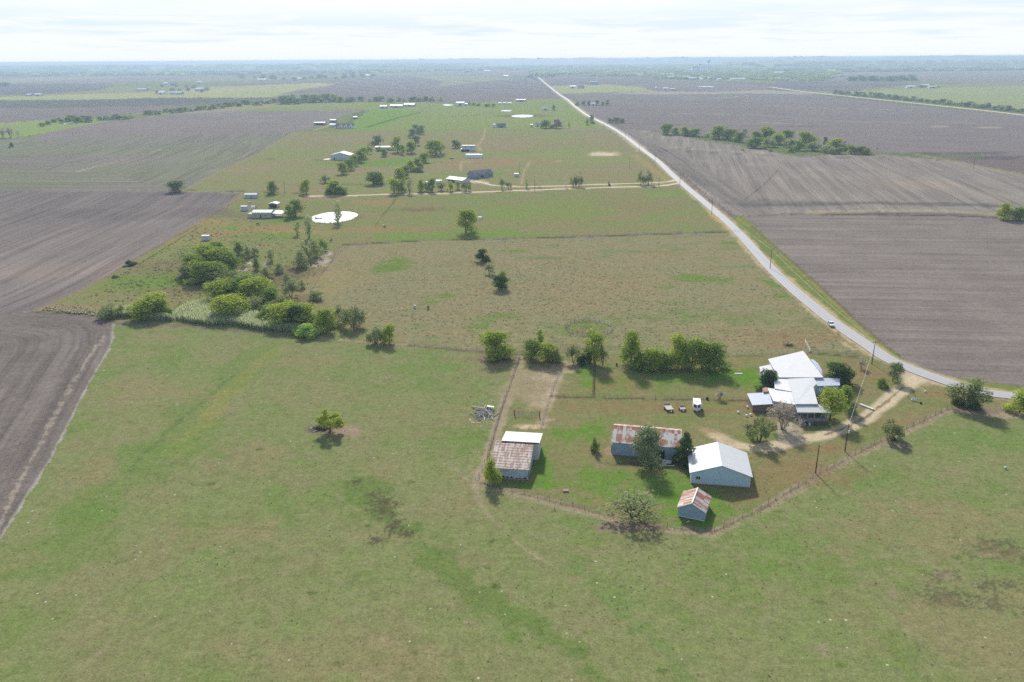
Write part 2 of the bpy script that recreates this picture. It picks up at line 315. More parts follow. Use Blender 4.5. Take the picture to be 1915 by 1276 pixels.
patch([(640, 460), (800, 451), (1100, 444), (1388, 434), (1470, 515), (1560, 605), (1610, 655), (1420, 664), (1200, 664), (975, 662), (760, 645), (690, 620), (610, 570), (580, 540), (610, 505)], c3(139, 136, 100), c3(146, 134, 100), 'pasture', 12, .8, 0, 1.3, .15, seed=15)
m = inpoly(W2([(640, 460), (1388, 434), (1610, 655), (760, 645), (580, 540)]), X, Y)
blend(m, np.clip((fbm(X[m] * .35, Y[m], 9, 77, 4) - .53) * 5, 0, 1) * .6 * np.clip((fbm(X[m], Y[m], 60, 78, 3) - .35) * 4, 0, 1), c3(148, 134, 98))
blend(m, np.clip((fbm(X[m] * .4, Y[m], 7, 79, 4) - .6) * 5, 0, 1) * .7, c3(112, 126, 72))
for q in ((735, 500, 14, 12), (745, 488, 10, 8), (830, 553, 9, 5), (810, 565, 5, 3), (955, 470, 10, 4), (1300, 520, 12, 8), (1330, 525, 14, 6), (1240, 538, 6, 3), (1255, 565, 5, 2), (940, 592, 8, 4), (1395, 455, 16, 6), (1450, 530, 8, 7), (895, 611, 6, 3), (1460, 555, 8, 5), (1330, 588, 4, 2)): blob(*q, c3(104, 132, 56), .85, int(q[0]))
blob(640, 520, 20, 25, c3(154, 138, 96), .7, 80); blob(605, 545, 10, 8, c3(156, 138, 98), .7, 81); blob(690, 560, 30, 40, c3(138, 134, 100), .7, 82); blob(1080, 540, 60, 30, c3(150, 134, 98), .35, 83); blob(1102, 611, 12, 8, c3(112, 130, 66), .8, 84, .5); blob(1085, 620, 10, 3, c3(140, 122, 88), .7)
for t in ([(940, 488), (1010, 510), (1080, 520), (1150, 530)], [(1000, 470), (1100, 490), (1180, 500)], [(900, 620), (960, 610), (1010, 612)], [(650, 600), (720, 580), (770, 575)]): stripe(t, 1.4, c3(168, 146, 110), .5, brk=.8)
stripe([(1395, 432), (1480, 515), (1560, 600), (1620, 655), (1700, 712)], 7, c3(134, 120, 78), .75); stripe([(1330, 392), (1372, 430), (1390, 440)], 8, c3(186, 158, 96), .8, brk=.6)
blob(1505, 630, 30, 12, c3(146, 124, 90), .7, 85); blob(1475, 646, 10, 3, c3(152, 118, 92), .6); stripe([(1575, 640), (1600, 655), (1618, 668)], 1.6, c3(196, 178, 140), .9)
# left plowed land
patch([(-900, 352), (0, 357), (230, 356), (450, 361), (422, 385), (360, 421), (300, 456), (200, 516), (120, 556), (60, 582), (0, 590), (-900, 610)], c3(122, 110, 107), c3(134, 120, 114), 'plowed_field', 45, .8, .34, .8, 0, guide=[(470, 349), (450, 361), (422, 385), (360, 421), (300, 456), (200, 516), (120, 556), (60, 582), (-700, 900)], seed=16)
m = inpoly(W2([(-900, 352), (0, 357), (450, 361), (300, 456), (60, 582), (-900, 610)]), X, Y)
blend(m, np.clip((Y[m] - 480) / 240, 0, 1) * .55, c3(104, 95, 96)); blob(60, 505, 60, 22, c3(146, 126, 112), .6, 90, .7); blob(260, 400, 90, 30, c3(108, 98, 97), .5, 91)
patch([(-900, 612), (0, 590), (60, 583), (120, 586), (180, 592), (214, 604), (212, 640), (160, 732), (100, 852), (15, 988), (0, 1012), (-300, 1500), (-1200, 1500)], c3(116, 104, 97), c3(127, 114, 106), 'plowed_field', 9, .8, .30, 1.0, .05, guide=[(-900, 620), (0, 592), (60, 585), (120, 588), (180, 596), (205, 612), (206, 640), (160, 732), (100, 852), (15, 988), (-300, 1500)], seed=17)
for k in range(26):      # chaff and dead grass along the near edge
    t = k / 25; a = (209 - 200 * t ** .85 + 0, 622 + 380 * t); stripe([(a[0] - 16 - 8 * t, a[1] + 8), (a[0] - 22 - 8 * t, a[1] + 24)], .9, c3(168, 150, 126), .6, seed=k, brk=1.2)
stripe([(214, 606), (210, 645), (160, 734), (100, 854), (15, 990), (-300, 1500)], 1.6, c3(158, 150, 138), .9, brk=.25)
stripe([(60, 583), (120, 587), (180, 592), (215, 603)], 1.2, c3(86, 72, 62), .8)
# right plowed land
far([(1020, 150), (1000, 143), (1230, 146), (1440, 160), (1440, 168), (1600, 186), (1915, 218), (3000, 240), (3000, 300), (1915, 292), (1640, 286), (1400, 262), (1240, 246), (1150, 240), (1120, 226), (1060, 180)], c3(124, 112, 110), c3(134, 121, 116), st=.2, sc=120, gd=((1200, 215), (1800, 235)), seed=18, name='plowed_field')
far([(1020, 148), (1230, 146), (1240, 150), (1180, 160), (1040, 160)], c3(118, 106, 108), seed=19)
far([(1030, 161), (1140, 158), (1195, 163), (1225, 171), (1130, 173), (1045, 176)], c3(158, 164, 104), c3(166, 162, 112), st=.05, seed=20, name='pasture')
far([(1225, 171), (1330, 172), (1440, 169), (1700, 180), (1560, 177), (1400, 175), (1240, 177), (1130, 175)], c3(158, 150, 124), seed=21)
far([(1450, 165), (1560, 172), (1700, 166), (1915, 160), (3000, 158), (3000, 220), (1915, 206), (1750, 190), (1640, 180)], c3(152, 158, 108), c3(140, 152, 94), st=.05, seed=22, name='pasture')
far([(1450, 152), (1560, 150), (1700, 152), (1700, 160), (1560, 171), (1450, 164)], c3(112, 105, 106), c3(140, 130, 116), seed=23)
far([(1440, 136), (3000, 132), (3000, 157), (1915, 158), (1700, 152), (1480, 150)], c3(132, 122, 112), c3(120, 112, 108), seed=24, name='plowed_field')
for t, w_, c in (([(1230, 212), (1400, 214), (1560, 226), (1700, 230)], 12, c3(150, 138, 120)), ([(1640, 236), (1720, 236), (1915, 240)], 12, c3(176, 160, 122)), ([(1150, 231), (1260, 233), (1420, 236), (1520, 236)], 9, c3(100, 90, 86)), ([(1420, 229), (1500, 233)], 9, c3(168, 156, 120)), ([(1245, 186), (1330, 184), (1400, 179)], 14, c3(156, 146, 124)), ([(1700, 206), (1560, 203), (1450, 198)], 12, c3(154, 144, 124))): stripe(t, w_, c, .7)
patch([(1120, 228), (1150, 240), (1240, 248), (1310, 262), (1400, 275), (1480, 292), (1640, 288), (1790, 303), (1915, 328), (3000, 420), (3000, 420), (1915, 402), (1790, 398), (1640, 396), (1500, 398), (1395, 404), (1372, 402), (1330, 372), (1272, 322), (1215, 280), (1160, 246)], c3(144, 132, 118), c3(132, 120, 112), 'plowed_field', 40, .8, .36, .8, 0, gdir=((1506, 290), (1612, 374)), seed=25)
m = inpoly(W2([(1120, 228), (1240, 244), (1640, 282), (1915, 328), (3000, 420), (1395, 404), (1272, 322)]), X, Y)
dr = dline(W2([(1120, 228), (1215, 280), (1272, 322), (1372, 402)]), X[m], Y[m]); fcr = fc[m].copy()
fc[m] = np.where(dr < 28, dr + 500, fcr); blend(m, np.clip(1.2 - dr / 30, 0, 1) * .6, c3(112, 101, 98))
stripe([(1250, 276), (1320, 280), (1480, 290), (1560, 288), (1640, 292)], 10, c3(164, 150, 112), .6); stripe([(1245, 282), (1400, 290), (1600, 296)], 5, c3(100, 92, 88), .6)
blob(1790, 287, 70, 14, c3(88, 82, 84), .8, 100, .5); blob(1880, 295, 60, 20, c3(100, 92, 92), .8, 101); blob(1700, 345, 40, 30, c3(164, 142, 116), .5, 102); blob(1420, 378, 40, 14, c3(112, 101, 97), .7, 103)
stripe([(1720, 290), (1800, 305), (1915, 328)], 12, c3(150, 146, 104), .6); stripe([(1395, 372), (1430, 345), (1455, 318)], 1.6, c3(104, 94, 90), .7)
stripe([(1400, 385), (1500, 382), (1640, 380), (1780, 383), (1860, 385)], 14, c3(103, 96, 92), .85); stripe([(1520, 398), (1640, 394), (1780, 396), (1870, 402)], 12, c3(162, 146, 108), .75)
stripe([(1505, 401), (1640, 402), (1780, 404), (1870, 407)], 3.5, c3(84, 80, 60), .8, brk=.6)
patch([(1388, 404), (1500, 402), (1640, 404), (1790, 405), (1915, 412), (3000, 440), (3000, 800), (1915, 724), (1830, 712), (1760, 700), (1700, 680), (1660, 652), (1600, 600), (1545, 548), (1470, 480), (1410, 425)], c3(136, 122, 113), c3(126, 112, 106), 'plowed_field', 14, .8, .26, .9, .05, gdir=((1500, 520), (1900, 526)), seed=26)
patch([(1372, 402), (1392, 404), (1412, 424), (1472, 480), (1547, 548), (1602, 600), (1662, 652), (1702, 680), (1762, 701), (1832, 713), (1915, 724), (2600, 790), (2600, 830), (1885, 742), (1715, 690), (1625, 648), (1534, 585), (1449, 510), (1370, 424)], c3(112, 128, 64), c3(132, 134, 80), 'ground', 5, .8, 0, 1, 0, seed=27)
stripe([(1378, 408), (1410, 430), (1468, 482), (1545, 552), (1600, 604), (1660, 656), (1700, 684)], 1.6, c3(168, 146, 92), .5, brk=.9)
stripe([(1470, 516), (1555, 590), (1640, 656), (1690, 682)], 1.1, c3(196, 164, 104), .75, brk=.9); stripe([(1405, 424), (1470, 480), (1547, 548), (1602, 600), (1662, 652), (1702, 682)], 1.6, c3(84, 84, 62), .5, brk=.7)
# --- foreground pasture and the farmyard
patch([(214, 604), (330, 609), (460, 620), (580, 632), (680, 641), (760, 646), (880, 657), (975, 664), (940, 770), (915, 860), (890, 905), (1010, 935), (1130, 965), (1230, 988), (1330, 998), (1420, 955), (1530, 890), (1640, 830), (1780, 764), (1840, 768), (1915, 782), (3000, 900), (3000, 1500), (-320, 1500), (0, 1012), (15, 988), (100, 852), (160, 732), (212, 640)], c3(126, 137, 84), c3(136, 133, 93), 'pasture', 11, .8, 0, 1.0, 1.0, seed=28)
m = patch([(975, 664), (1200, 665), (1420, 664), (1610, 656), (1700, 712), (1725, 704), (1800, 725), (1880, 748), (2400, 820), (2400, 840), (1915, 782), (1840, 768), (1780, 764), (1640, 830), (1530, 890), (1420, 955), (1330, 998), (1230, 988), (1130, 965), (1010, 935), (890, 905), (915, 860), (940, 770)], c3(124, 131, 79), c3(141, 128, 92), 'lawn', 8, .8, 0, .9, .3, seed=29)
near = (Y < 320) & (cls == CLS.index('pasture')) & (X < 240)
blend(near, np.clip((fbm(X[near], Y[near], 26, 130, 5) - .55) * 5, 0, 1) * .24, c3(150, 136, 102)); blend(near, np.clip((fbm(X[near], Y[near], 14, 131, 5) - .56) * 5, 0, 1) * .5, c3(104, 132, 62))
blend(near, np.clip((fbm(X[near], Y[near], 3.2, 132, 4) - .57) * 6, 0, 1) * .35, c3(108, 122, 66)); blend(near, np.clip((fbm(X[near], Y[near], 2.0, 133, 3) - .62) * 6, 0, 1) * .3, c3(150, 142, 112))
stripe([(470, 660), (400, 740), (330, 800), (260, 850), (180, 940), (100, 1040)], 13, c3(108, 132, 66), .5, brk=1.1); stripe([(440, 700), (350, 775), (290, 830), (240, 880)], 1.4, c3(92, 106, 62), .4, brk=1.3)
stripe([(520, 650), (440, 720), (380, 790), (320, 850)], 5, c3(142, 142, 80), .5, brk=.7)
stripe([(690, 905), (720, 960), (790, 1020), (880, 1090), (960, 1150), (1080, 1220), (1150, 1300)], 6.5, c3(98, 124, 58), .65, brk=1.0, seed=9)
stripe([(1060, 1040), (1130, 1110), (1210, 1190), (1280, 1260)], 3, c3(102, 132, 68), .45, brk=1.2)
for q in ((715, 940, 3.2, 3.6), (725, 958, 2.4, 3), (740, 985, 2, 3), (700, 925, 1.6, 1.5), (760, 1000, 2, 2), (705, 1010, 1.8, 2), (668, 902, 2, 2)): blob(*q, c3(92, 86, 66), .85, int(q[0]), 1.7, .6)
for q in ((1880, 1035, 7, 3.4), (1860, 1020, 5, 2.5), (1755, 1115, 5, 2.6), (1775, 1125, 4, 2), (1860, 1130, 4, 3), (1760, 1075, 3, 2), (1865, 1095, 4, 2)): blob(*q, c3(92, 92, 66), .75, int(q[0] + q[1]), 1.9, .7)
for q in ((1675, 1110, 2.5, 2.2), (1765, 1077, 2.0, 1.5), (1850, 1038, 3, 1.2), (1540, 1215, 2, 2)): blob(*q, c3(150, 134, 110), .6, int(q[0]), 1.2, .8)
for q in ((1700, 1000, 22, 12), (1850, 1190, 20, 10), (1800, 960, 14, 6), (600, 1220, 18, 8), (760, 1250, 14, 6), (300, 730, 18, 12), (180, 880, 8, 8), (30, 1050, 6, 5), (400, 1000, 14, 8), (470, 850, 12, 10), (850, 770, 10, 14), (910, 680, 10, 6), (880, 940, 8, 5), (560, 680, 16, 5)): blob(*q, c3(146, 132, 98), .42, int(q[0]), 1.2, 5)
for q in ((850, 820, 10, 8), (880, 830, 7, 5), (740, 660, 9, 3), (780, 690, 14, 6), (300, 620, 20, 3), (1560, 1060, 18, 10), (1350, 1080, 10, 8), (1850, 820, 20, 9), (1420, 1010, 10, 6), (1650, 900, 16, 8), (1100, 975, 10, 3), (350, 840, 14, 10), (150, 960, 10, 6), (1120, 1010, 7, 3)): blob(*q, c3(106, 134, 62), .45, int(q[1]), 1.3, 3)
for k in range(90):      # dark tussocks and pale tufts scattered over the pasture
    a = random.uniform(20, 1900); b = 640 + 620 * random.random() ** 1.2; p = G(a, b)
    if inpoly(W2([(975, 662), (890, 905), (1330, 998), (1780, 764), (1700, 700)]), np.array([p.x]), np.array([p.y]))[0] or a < 230 - (b - 600) * .55: continue
    r = random.uniform(.35, .9); blob(a, b, r * 1.5, r, random.choice([c3(78, 92, 46), c3(88, 104, 52), c3(84, 110, 44), c3(150, 134, 104)]), .7, k, .8, .5)
# trampled and worn ground
for t, w_, k in (([(975, 668), (960, 715), (940, 770), (925, 825), (905, 880), (888, 910)], 2.6, .9), ([(888, 908), (950, 918), (1010, 935), (1130, 965), (1230, 988), (1330, 998)], 2.0, .85), ([(1330, 1000), (1420, 957), (1530, 891), (1640, 832), (1720, 795), (1780, 764)], 2.0, .85), ([(880, 872), (886, 900), (895, 935), (915, 965), (935, 985)], 1.0, .4), ([(850, 875), (880, 905)], .8, .5), ([(960, 1010), (985, 1030), (1010, 1045)], .5, .7), ([(1010, 798), (1022, 760), (1036, 720), (1048, 690)], 2.2, .7)):
    stripe(t, w_ * 1.35, c3(166, 150, 124), k, 'path' if k > .8 else None, seed=int(w_ * 10), brk=.3)
for t in ([(1331, 997), (1420, 954), (1530, 888), (1640, 829), (1780, 762)], [(900, 904), (1010, 932), (1130, 962), (1230, 985), (1320, 994)], [(972, 668), (935, 772), (912, 855)]): stripe(t, .8, c3(104, 90, 72), .6, brk=.8)
stripe([(1055, 680), (1040, 700), (1020, 725), (1000, 755)], 6, c3(182, 166, 136), .75, brk=.8, seed=2); stripe([(1045, 695), (1030, 720), (1015, 760)], 1.2, c3(196, 178, 146), .7, brk=.9); stripe([(1010, 735), (1025, 712), (1048, 690)], 1.0, c3(120, 100, 80), .6, brk=1)
blob(990, 720, 10, 16, c3(156, 142, 112), .8, 140); blob(1022, 700, 7, 9, c3(176, 160, 132), .8, 156); blob(1005, 750, 5, 6, c3(168, 152, 124), .7, 157); blob(1048, 690, 6, 3, c3(178, 162, 134), .8, 158); blob(985, 798, 4.5, 1.8, c3(206, 182, 150), .95, 141, .8); blob(970, 770, 4, 4, c3(132, 118, 92), .6, 142); blob(1025, 785, 2.5, 1.4, c3(190, 160, 146), .9, 143); blob(1012, 655, 30, 4, c3(136, 122, 98), .8, 144, .6)
blob(925, 672, 9, 4.5, c3(132, 116, 102), .95, 145, .5); blob(642, 807, 6.5, 3.8, c3(160, 138, 118), .95, 146, .45); blob(600, 803, 5, 2.8, c3(128, 112, 96), .9, 147, .6); blob(1160, 985, 7, 2.6, c3(140, 124, 108), .95, 148, .5); blob(1680, 835, 4.5, 2.2, c3(150, 136, 120), .9, 149, .5)
blob(1830, 768, 10, 4, c3(138, 122, 108), .95, 150, .5); blob(1890, 778, 12, 2.5, c3(168, 152, 128), .8, 151, .8); blob(1140, 845, 1.6, 3, c3(170, 142, 120), .8, 152); blob(1200, 868, 11, 1.6, c3(112, 98, 80), .85, 153, .6); blob(1280, 690, 22, 5, c3(132, 116, 94), .6, 154); blob(1055, 688, 8, 3, c3(150, 132, 106), .8, 155)
for q in ((1330, 700, 26, 7), (1385, 700, 12, 6), (1400, 715, 10, 8), (1180, 718, 18, 5), (1100, 700, 3, 12), (1010, 870, 3, 10), (1005, 905, 12, 2), (1300, 925, 9, 5), (1170, 930, 12, 6), (1130, 890, 8, 6), (1330, 955, 12, 6), (1515, 790, 10, 2), (1250, 900, 8, 5), (1080, 810, 8, 5), (1120, 800, 6, 4), (1400, 842, 7, 1.6), (1590, 790, 6, 4), (1305, 980, 5, 2)): blob(*q, c3(96, 138, 44), .65, int(q[0] + 3), 1.2, 2.5)
for q in ((1480, 880, 14, 10), (1400, 925, 8, 4), (1160, 720, 12, 5), (1180, 760, 30, 5), (1560, 840, 10, 5), (1640, 790, 14, 4), (1760, 740, 8, 4), (1350, 770, 10, 3), (1620, 700, 9, 9), (1600, 680, 8, 8)): blob(*q, c3(142, 120, 86), .6, int(q[0] + 5), 1.0)
stripe([(1030, 742), (1120, 744), (1200, 746), (1300, 747), (1400, 750)], .9, c3(98, 82, 60), .85, brk=.7); stripe([(1112, 682), (1110, 740)], .9, c3(88, 78, 58), .8); stripe([(760, 646), (880, 657), (975, 663)], 1.0, c3(110, 96, 78), .8, brk=.6); stripe([(570, 631), (680, 640), (760, 645)], 2.4, c3(172, 152, 126), .8, brk=.7); stripe([(215, 605), (330, 609), (460, 621), (580, 632)], 2.2, c3(122, 108, 100), .85, brk=.4)
stripe([(640, 458), (800, 450), (1100, 443), (1385, 433)], 1.4, c3(84, 88, 50), .9, brk=.5); stripe([(1345, 665), (1420, 665), (1500, 662)], .9, c3(112, 96, 74), .7); stripe([(1515, 660), (1570, 665), (1610, 668)], .8, c3(84, 84, 50), .8)
stripe([(718, 400), (735, 380), (745, 364)], 2, c3(98, 108, 60), .7); stripe([(700, 425), (718, 400)], 1.2, c3(98, 108, 60), .5)
# lanes and the farm drive
stripe([(1716, 706), (1690, 724), (1660, 750), (1620, 780), (1580, 802), (1530, 818), (1490, 824), (1450, 833), (1405, 838), (1375, 832), (1340, 815)], 4.8, c3(208, 190, 158), .95, 'driveway', brk=.22, gr=.8); stripe([(1478, 822), (1472, 808), (1468, 795)], 6, c3(184, 170, 148), .9, 'driveway'); stripe([(1360, 825), (1310, 800)], 4, c3(176, 152, 120), .5, brk=.8)
stripe([(1690, 724), (1660, 750), (1620, 780), (1580, 801), (1545, 813)], .9, c3(128, 112, 86), .8, brk=.6); blob(1712, 706, 5, 6, c3(206, 190, 164), .9, 160, .5); stripe([(1718, 722), (1730, 731)], .7, c3(190, 170, 130), .8)
stripe([(570, 368), (660, 366), (740, 364), (820, 362.5), (925, 358.5), (1039, 354.5), (1171, 350), (1236, 348.4), (1272, 343)], 4.5, c3(206, 188, 156), .95, 'driveway', brk=.25); stripe([(886, 340), (905, 343), (925, 347.5), (973, 350), (1039, 348.6), (1105, 346), (1236, 341.6), (1266, 338)], 4, c3(204, 184, 150), .9, 'driveway', brk=.25); stripe([(882, 339), (900, 342)], 12, c3(210, 196, 172), .9, 'driveway', brk=.2)
stripe([(1390, 396), (1500, 300)], .1, PLOW, 0)
# the road itself, its shoulders worn pale
ROADPX = [(2050, 757), (1960, 749), (1885, 740), (1837, 733.5), (1778, 717), (1708, 692), (1661, 672), (1625, 648), (1586, 622), (1534.5, 584), (1449, 510), (1365, 420), (1268, 337), (1230, 301), (1200, 279), (1163, 251), (1138, 236), (1115, 224.5), (1098, 216), (1078.5, 202), (1061, 187), (1044.5, 176), (1026, 161.3), (1005, 143.5)]
stripe(ROADPX[:16], 9.2, c3(196, 176, 138), .8, brk=.2, soft=.35); stripe(ROADPX[14:], 14, c3(196, 182, 150), .8, brk=.1)
stripe([(1440, 163), (1480, 169), (1560, 178), (1700, 192.5), (1800, 203), (1915, 216), (2300, 262)], 13, c3(212, 198, 170), .95, 'path', brk=.1)
# ponds lie in the ground; bare banks
for q in ((625, 407, 20, 15), (977, 217, 62, 40)): blob(*q, c3(116, 108, 78), .9, 170, .2)
pf = np.array([c in ('plowed_field',) for c in CLS])[cls]; g_ = col[pf].mean(1, keepdims=True); col[pf] = (col[pf] * .62 + g_ * .38) * 1.13 * np.array([1.02, 1.0, .955])
print('ground', NV, CLS)
# mesh objects, one per kind of ground, sharing no faces
idx = np.arange(NV).reshape(nr, nc); F = np.stack([idx[:-1, :-1], idx[:-1, 1:], idx[1:, 1:], idx[1:, :-1]], -1).reshape(-1, 4)
Z = (fbm(X, Y, 7.0, 201, 3) - .5) * .16 * np.clip(1 - Y / 900, 0, 1)
fcls = np.sort(cls[F], 1)[:, 1]
def ground_material():
    m = bpy.data.materials.new('land'); m.use_nodes = True; t = m.node_tree; t.nodes.clear()
    o = N(t, 'ShaderNodeOutputMaterial'); p = N(t, 'ShaderNodeBsdfDiffuse'); p.inputs['Roughness'].default_value = 0.0; lk(t, p.outputs[0], o.inputs[0])
    ac = N(t, 'ShaderNodeAttribute', attribute_name='tone'); am = N(t, 'ShaderNodeAttribute', attribute_name='detail'); af = N(t, 'ShaderNodeAttribute', attribute_name='furrow')
    sm = N(t, 'ShaderNodeSeparateXYZ'); lk(t, am.outputs['Vector'], sm.inputs[0]); sf = N(t, 'ShaderNodeSeparateXYZ'); lk(t, af.outputs['Vector'], sf.inputs[0])
    tc = N(t, 'ShaderNodeTexCoord')
    def nz(scale, det, vec=tc.outputs['Object'], ro=.6): n = N(t, 'ShaderNodeTexNoise', i_Scale=scale, i_Detail=det, i_Roughness=ro); lk(t, vec, n.inputs['Vector']); return n.outputs[0]
    a = nz(2.4, 4.0); b = nz(.35, 5.0); c_ = nz(.9, 3.0); hi_ = nz(6.5, 2.0)
    g = mth(t, 'ADD', mth(t, 'MULTIPLY', mth(t, 'SUBTRACT', a, .5), 1.7), mth(t, 'ADD', mth(t, 'MULTIPLY', mth(t, 'SUBTRACT', b, .5), .8), mth(t, 'MULTIPLY', mth(t, 'SUBTRACT', c_, .5), 1.1)))
    g = mth(t, 'ADD', g, mth(t, 'MULTIPLY', mth(t, 'SUBTRACT', hi_, .5), 1.5)); g = mth(t, 'MULTIPLY', g, sm.outputs[1])
    def fur(k, ka, det):
        cb = N(t, 'ShaderNodeCombineXYZ'); lk(t, mth(t, 'MULTIPLY', sf.outputs[0], k), cb.inputs[0]); lk(t, mth(t, 'MULTIPLY', sf.outputs[1], ka), cb.inputs[1]); return nz(1.0, det, cb.outputs[0])
    s1 = fur(.75, .012, 3.0); s2 = fur(.16, .005, 4.0)
    s = mth(t, 'ADD', mth(t, 'MULTIPLY', mth(t, 'SUBTRACT', s1, .5), 2.6), mth(t, 'MULTIPLY', mth(t, 'SUBTRACT', s2, .5), 3.4))
    s = mth(t, 'MULTIPLY', s, sm.outputs[0])
    mul = mth(t, 'MAXIMUM', mth(t, 'ADD', 1.0, mth(t, 'ADD', g, s)), .25)
    vm = N(t, 'ShaderNodeVectorMath', operation='SCALE'); lk(t, ac.outputs['Color'], vm.inputs[0]); lk(t, mul, vm.inputs['Scale'])
    # hue drift between blades, dead thatch and seed heads
    hn = nz(.8, 5.0); hf = mth(t, 'MULTIPLY', mth(t, 'MULTIPLY', mth(t, 'SUBTRACT', hn, .5), 2.2, True), mth(t, 'MINIMUM', sm.outputs[2], 1.0))
    mm = N(t, 'ShaderNodeMix', data_type='RGBA'); lk(t, mth(t, 'MULTIPLY', hf, .3), mm.inputs[0]); lk(t, vm.outputs[0], mm.inputs[6]); mm.inputs[7].default_value = (*sr(150, 142, 106), 1)
    # pale stones, dung and flower heads: scattered small spots
    vo = N(t, 'ShaderNodeTexVoronoi', i_Scale=.42); lk(t, tc.outputs['Object'], vo.inputs['Vector'])
    wn_ = N(t, 'ShaderNodeSeparateColor'); lk(t, vo.outputs['Color'], wn_.inputs[0])
    spot = mth(t, 'MULTIPLY', mth(t, 'LESS_THAN', vo.outputs['Distance'], mth(t, 'MULTIPLY', wn_.outputs[1], .11)), mth(t, 'LESS_THAN', wn_.outputs[0], .42))
    m2 = N(t, 'ShaderNodeMix', data_type='RGBA'); lk(t, mth(t, 'MULTIPLY', spot, sm.outputs[2]), m2.inputs[0]); lk(t, mm.outputs[2], m2.inputs[6]); m2.inputs[7].default_value = (.42, .41, .34, 1)
    lk(t, m2.outputs[2], p.inputs['Color'])
    h = mth(t, 'ADD', mth(t, 'MULTIPLY', a, .22), mth(t, 'ADD', mth(t, 'MULTIPLY', c_, .35), mth(t, 'MULTIPLY', mth(t, 'MULTIPLY', s1, sm.outputs[0]), .6)))
    bp = N(t, 'ShaderNodeBump', i_Strength=.5, i_Distance=.12); lk(t, h, bp.inputs['Height']); lk(t, bp.outputs[0], p.inputs['Normal'])
    return m
LAND = ground_material()
NAMES = {'ground': 'ground', 'pasture': 'pasture', 'plowed_field': 'field', 'lawn': 'lawn', 'path': 'path', 'driveway': 'driveway'}
for ci, cn_ in enumerate(CLS):
    f = F[fcls == ci]
    if not len(f): continue
    u, inv = np.unique(f, return_inverse=True); inv = inv.reshape(-1, 4)
    me = bpy.data.meshes.new(cn_); me.vertices.add(len(u)); me.loops.add(inv.size); me.polygons.add(len(inv))
    me.vertices.foreach_set('co', np.stack([X[u], Y[u], Z[u]], 1).astype(np.float32).ravel())
    me.loops.foreach_set('vertex_index', inv.ravel().astype(np.int32)); me.polygons.foreach_set('loop_start', (np.arange(len(inv)) * 4).astype(np.int32)); me.polygons.foreach_set('use_smooth', np.ones(len(inv), bool))
    me.update(calc_edges=True)
    a = me.attributes.new('tone', 'FLOAT_COLOR', 'POINT'); a.data.foreach_set('color', np.concatenate([col[u], np.ones((len(u), 1))], 1).astype(np.float32).ravel())
    a = me.attributes.new('detail', 'FLOAT_VECTOR', 'POINT'); a.data.foreach_set('vector', np.stack([strk[u], grain[u] * .75, speck[u]], 1).astype(np.float32).ravel())
    a = me.attributes.new('furrow', 'FLOAT_VECTOR', 'POINT'); a.data.foreach_set('vector', np.stack([fc[u], al[u], 0 * u], 1).astype(np.float32).ravel())
    me.materials.append(LAND); o = bpy.data.objects.new(cn_, me); COL.objects.link(o); o['kind'] = 'structure'
# land behind and beyond the surveyed plain
g = MB(); EXT = 60000
g.add([(-EXT, -3000, -.6), (EXT, -3000, -.6), (EXT, EXT, -.6), (-EXT, EXT, -.6)], [(0, 1, 2, 3)])
go = g.build('terrain', mat('plain_land', sr(128, 128, 92), .95, 0, .3, .004)); go['kind'] = 'structure'
# road: a sealed strip with a gentle crown
def ribbon(name, pts, w, z, m, crown=0.0):
    pts = [Vector((p[0], p[1], 0)) for p in pts]; sp = []
    for i in range(len(pts) - 1):
        p0, p1, p2, p3 = pts[max(i - 1, 0)], pts[i], pts[i + 1], pts[min(i + 2, len(pts) - 1)]
        for k in range(8):
            t = k / 8; sp.append(.5 * ((2 * p1) + (p2 - p0) * t + (2 * p0 - 5 * p1 + 4 * p2 - p3) * t * t + (3 * p1 - p0 - 3 * p2 + p3) * t ** 3))
    sp.append(pts[-1]); b = MB(); vs = []; uv = []
    for i, p in enumerate(sp):
        d = (sp[min(i + 1, len(sp) - 1)] - sp[max(i - 1, 0)]).normalized(); n = Vector((-d.y, d.x, 0)); zz = z(p.y) if callable(z) else z
        for k, q in enumerate((-.5, -.17, .17, .5)): vs.append(p + n * w * q + Vector((0, 0, zz + (crown if k in (1, 2) else 0)))); uv.append(q)
    fs = [(i * 4 + k, i * 4 + k + 1, i * 4 + k + 5, i * 4 + k + 4) for i in range(len(sp) - 1) for k in range(3)]
    b.add(vs, fs); o = b.build(name, m, smooth=True); o['kind'] = 'structure'
    a = o.data.attributes.new('across', 'FLOAT', 'POINT'); a.data.foreach_set('value', uv); return o
def asphalt():
    m = bpy.data.materials.new('old_asphalt'); m.use_nodes = True; t = m.node_tree; t.nodes.clear()
    o = N(t, 'ShaderNodeOutputMaterial'); p = N(t, 'ShaderNodeBsdfPrincipled'); lk(t, p.outputs[0], o.inputs[0]); p.inputs['Roughness'].default_value = .75
    a = N(t, 'ShaderNodeAttribute', attribute_name='across'); c = N(t, 'ShaderNodeTexCoord')
    n = N(t, 'ShaderNodeTexNoise', i_Scale=.5, i_Detail=6.0); lk(t, c.outputs['Object'], n.inputs['Vector'])
    w = mth(t, 'ABSOLUTE', mth(t, 'SINE', mth(t, 'MULTIPLY', a.outputs['Fac'], math.pi * 4)))
    f = mth(t, 'ADD', mth(t, 'MULTIPLY', w, .5), mth(t, 'MULTIPLY', n.outputs[0], .6))
    lk(t, ramp(t, f, [(.2, sr(160, 160, 164)), (.85, sr(186, 184, 184))]), p.inputs['Base Color']); return m
ribbon('road', W2(ROADPX), 5.8, lambda y: .14 + max(0, y - 800) * 2.5e-4, asphalt(), .04)

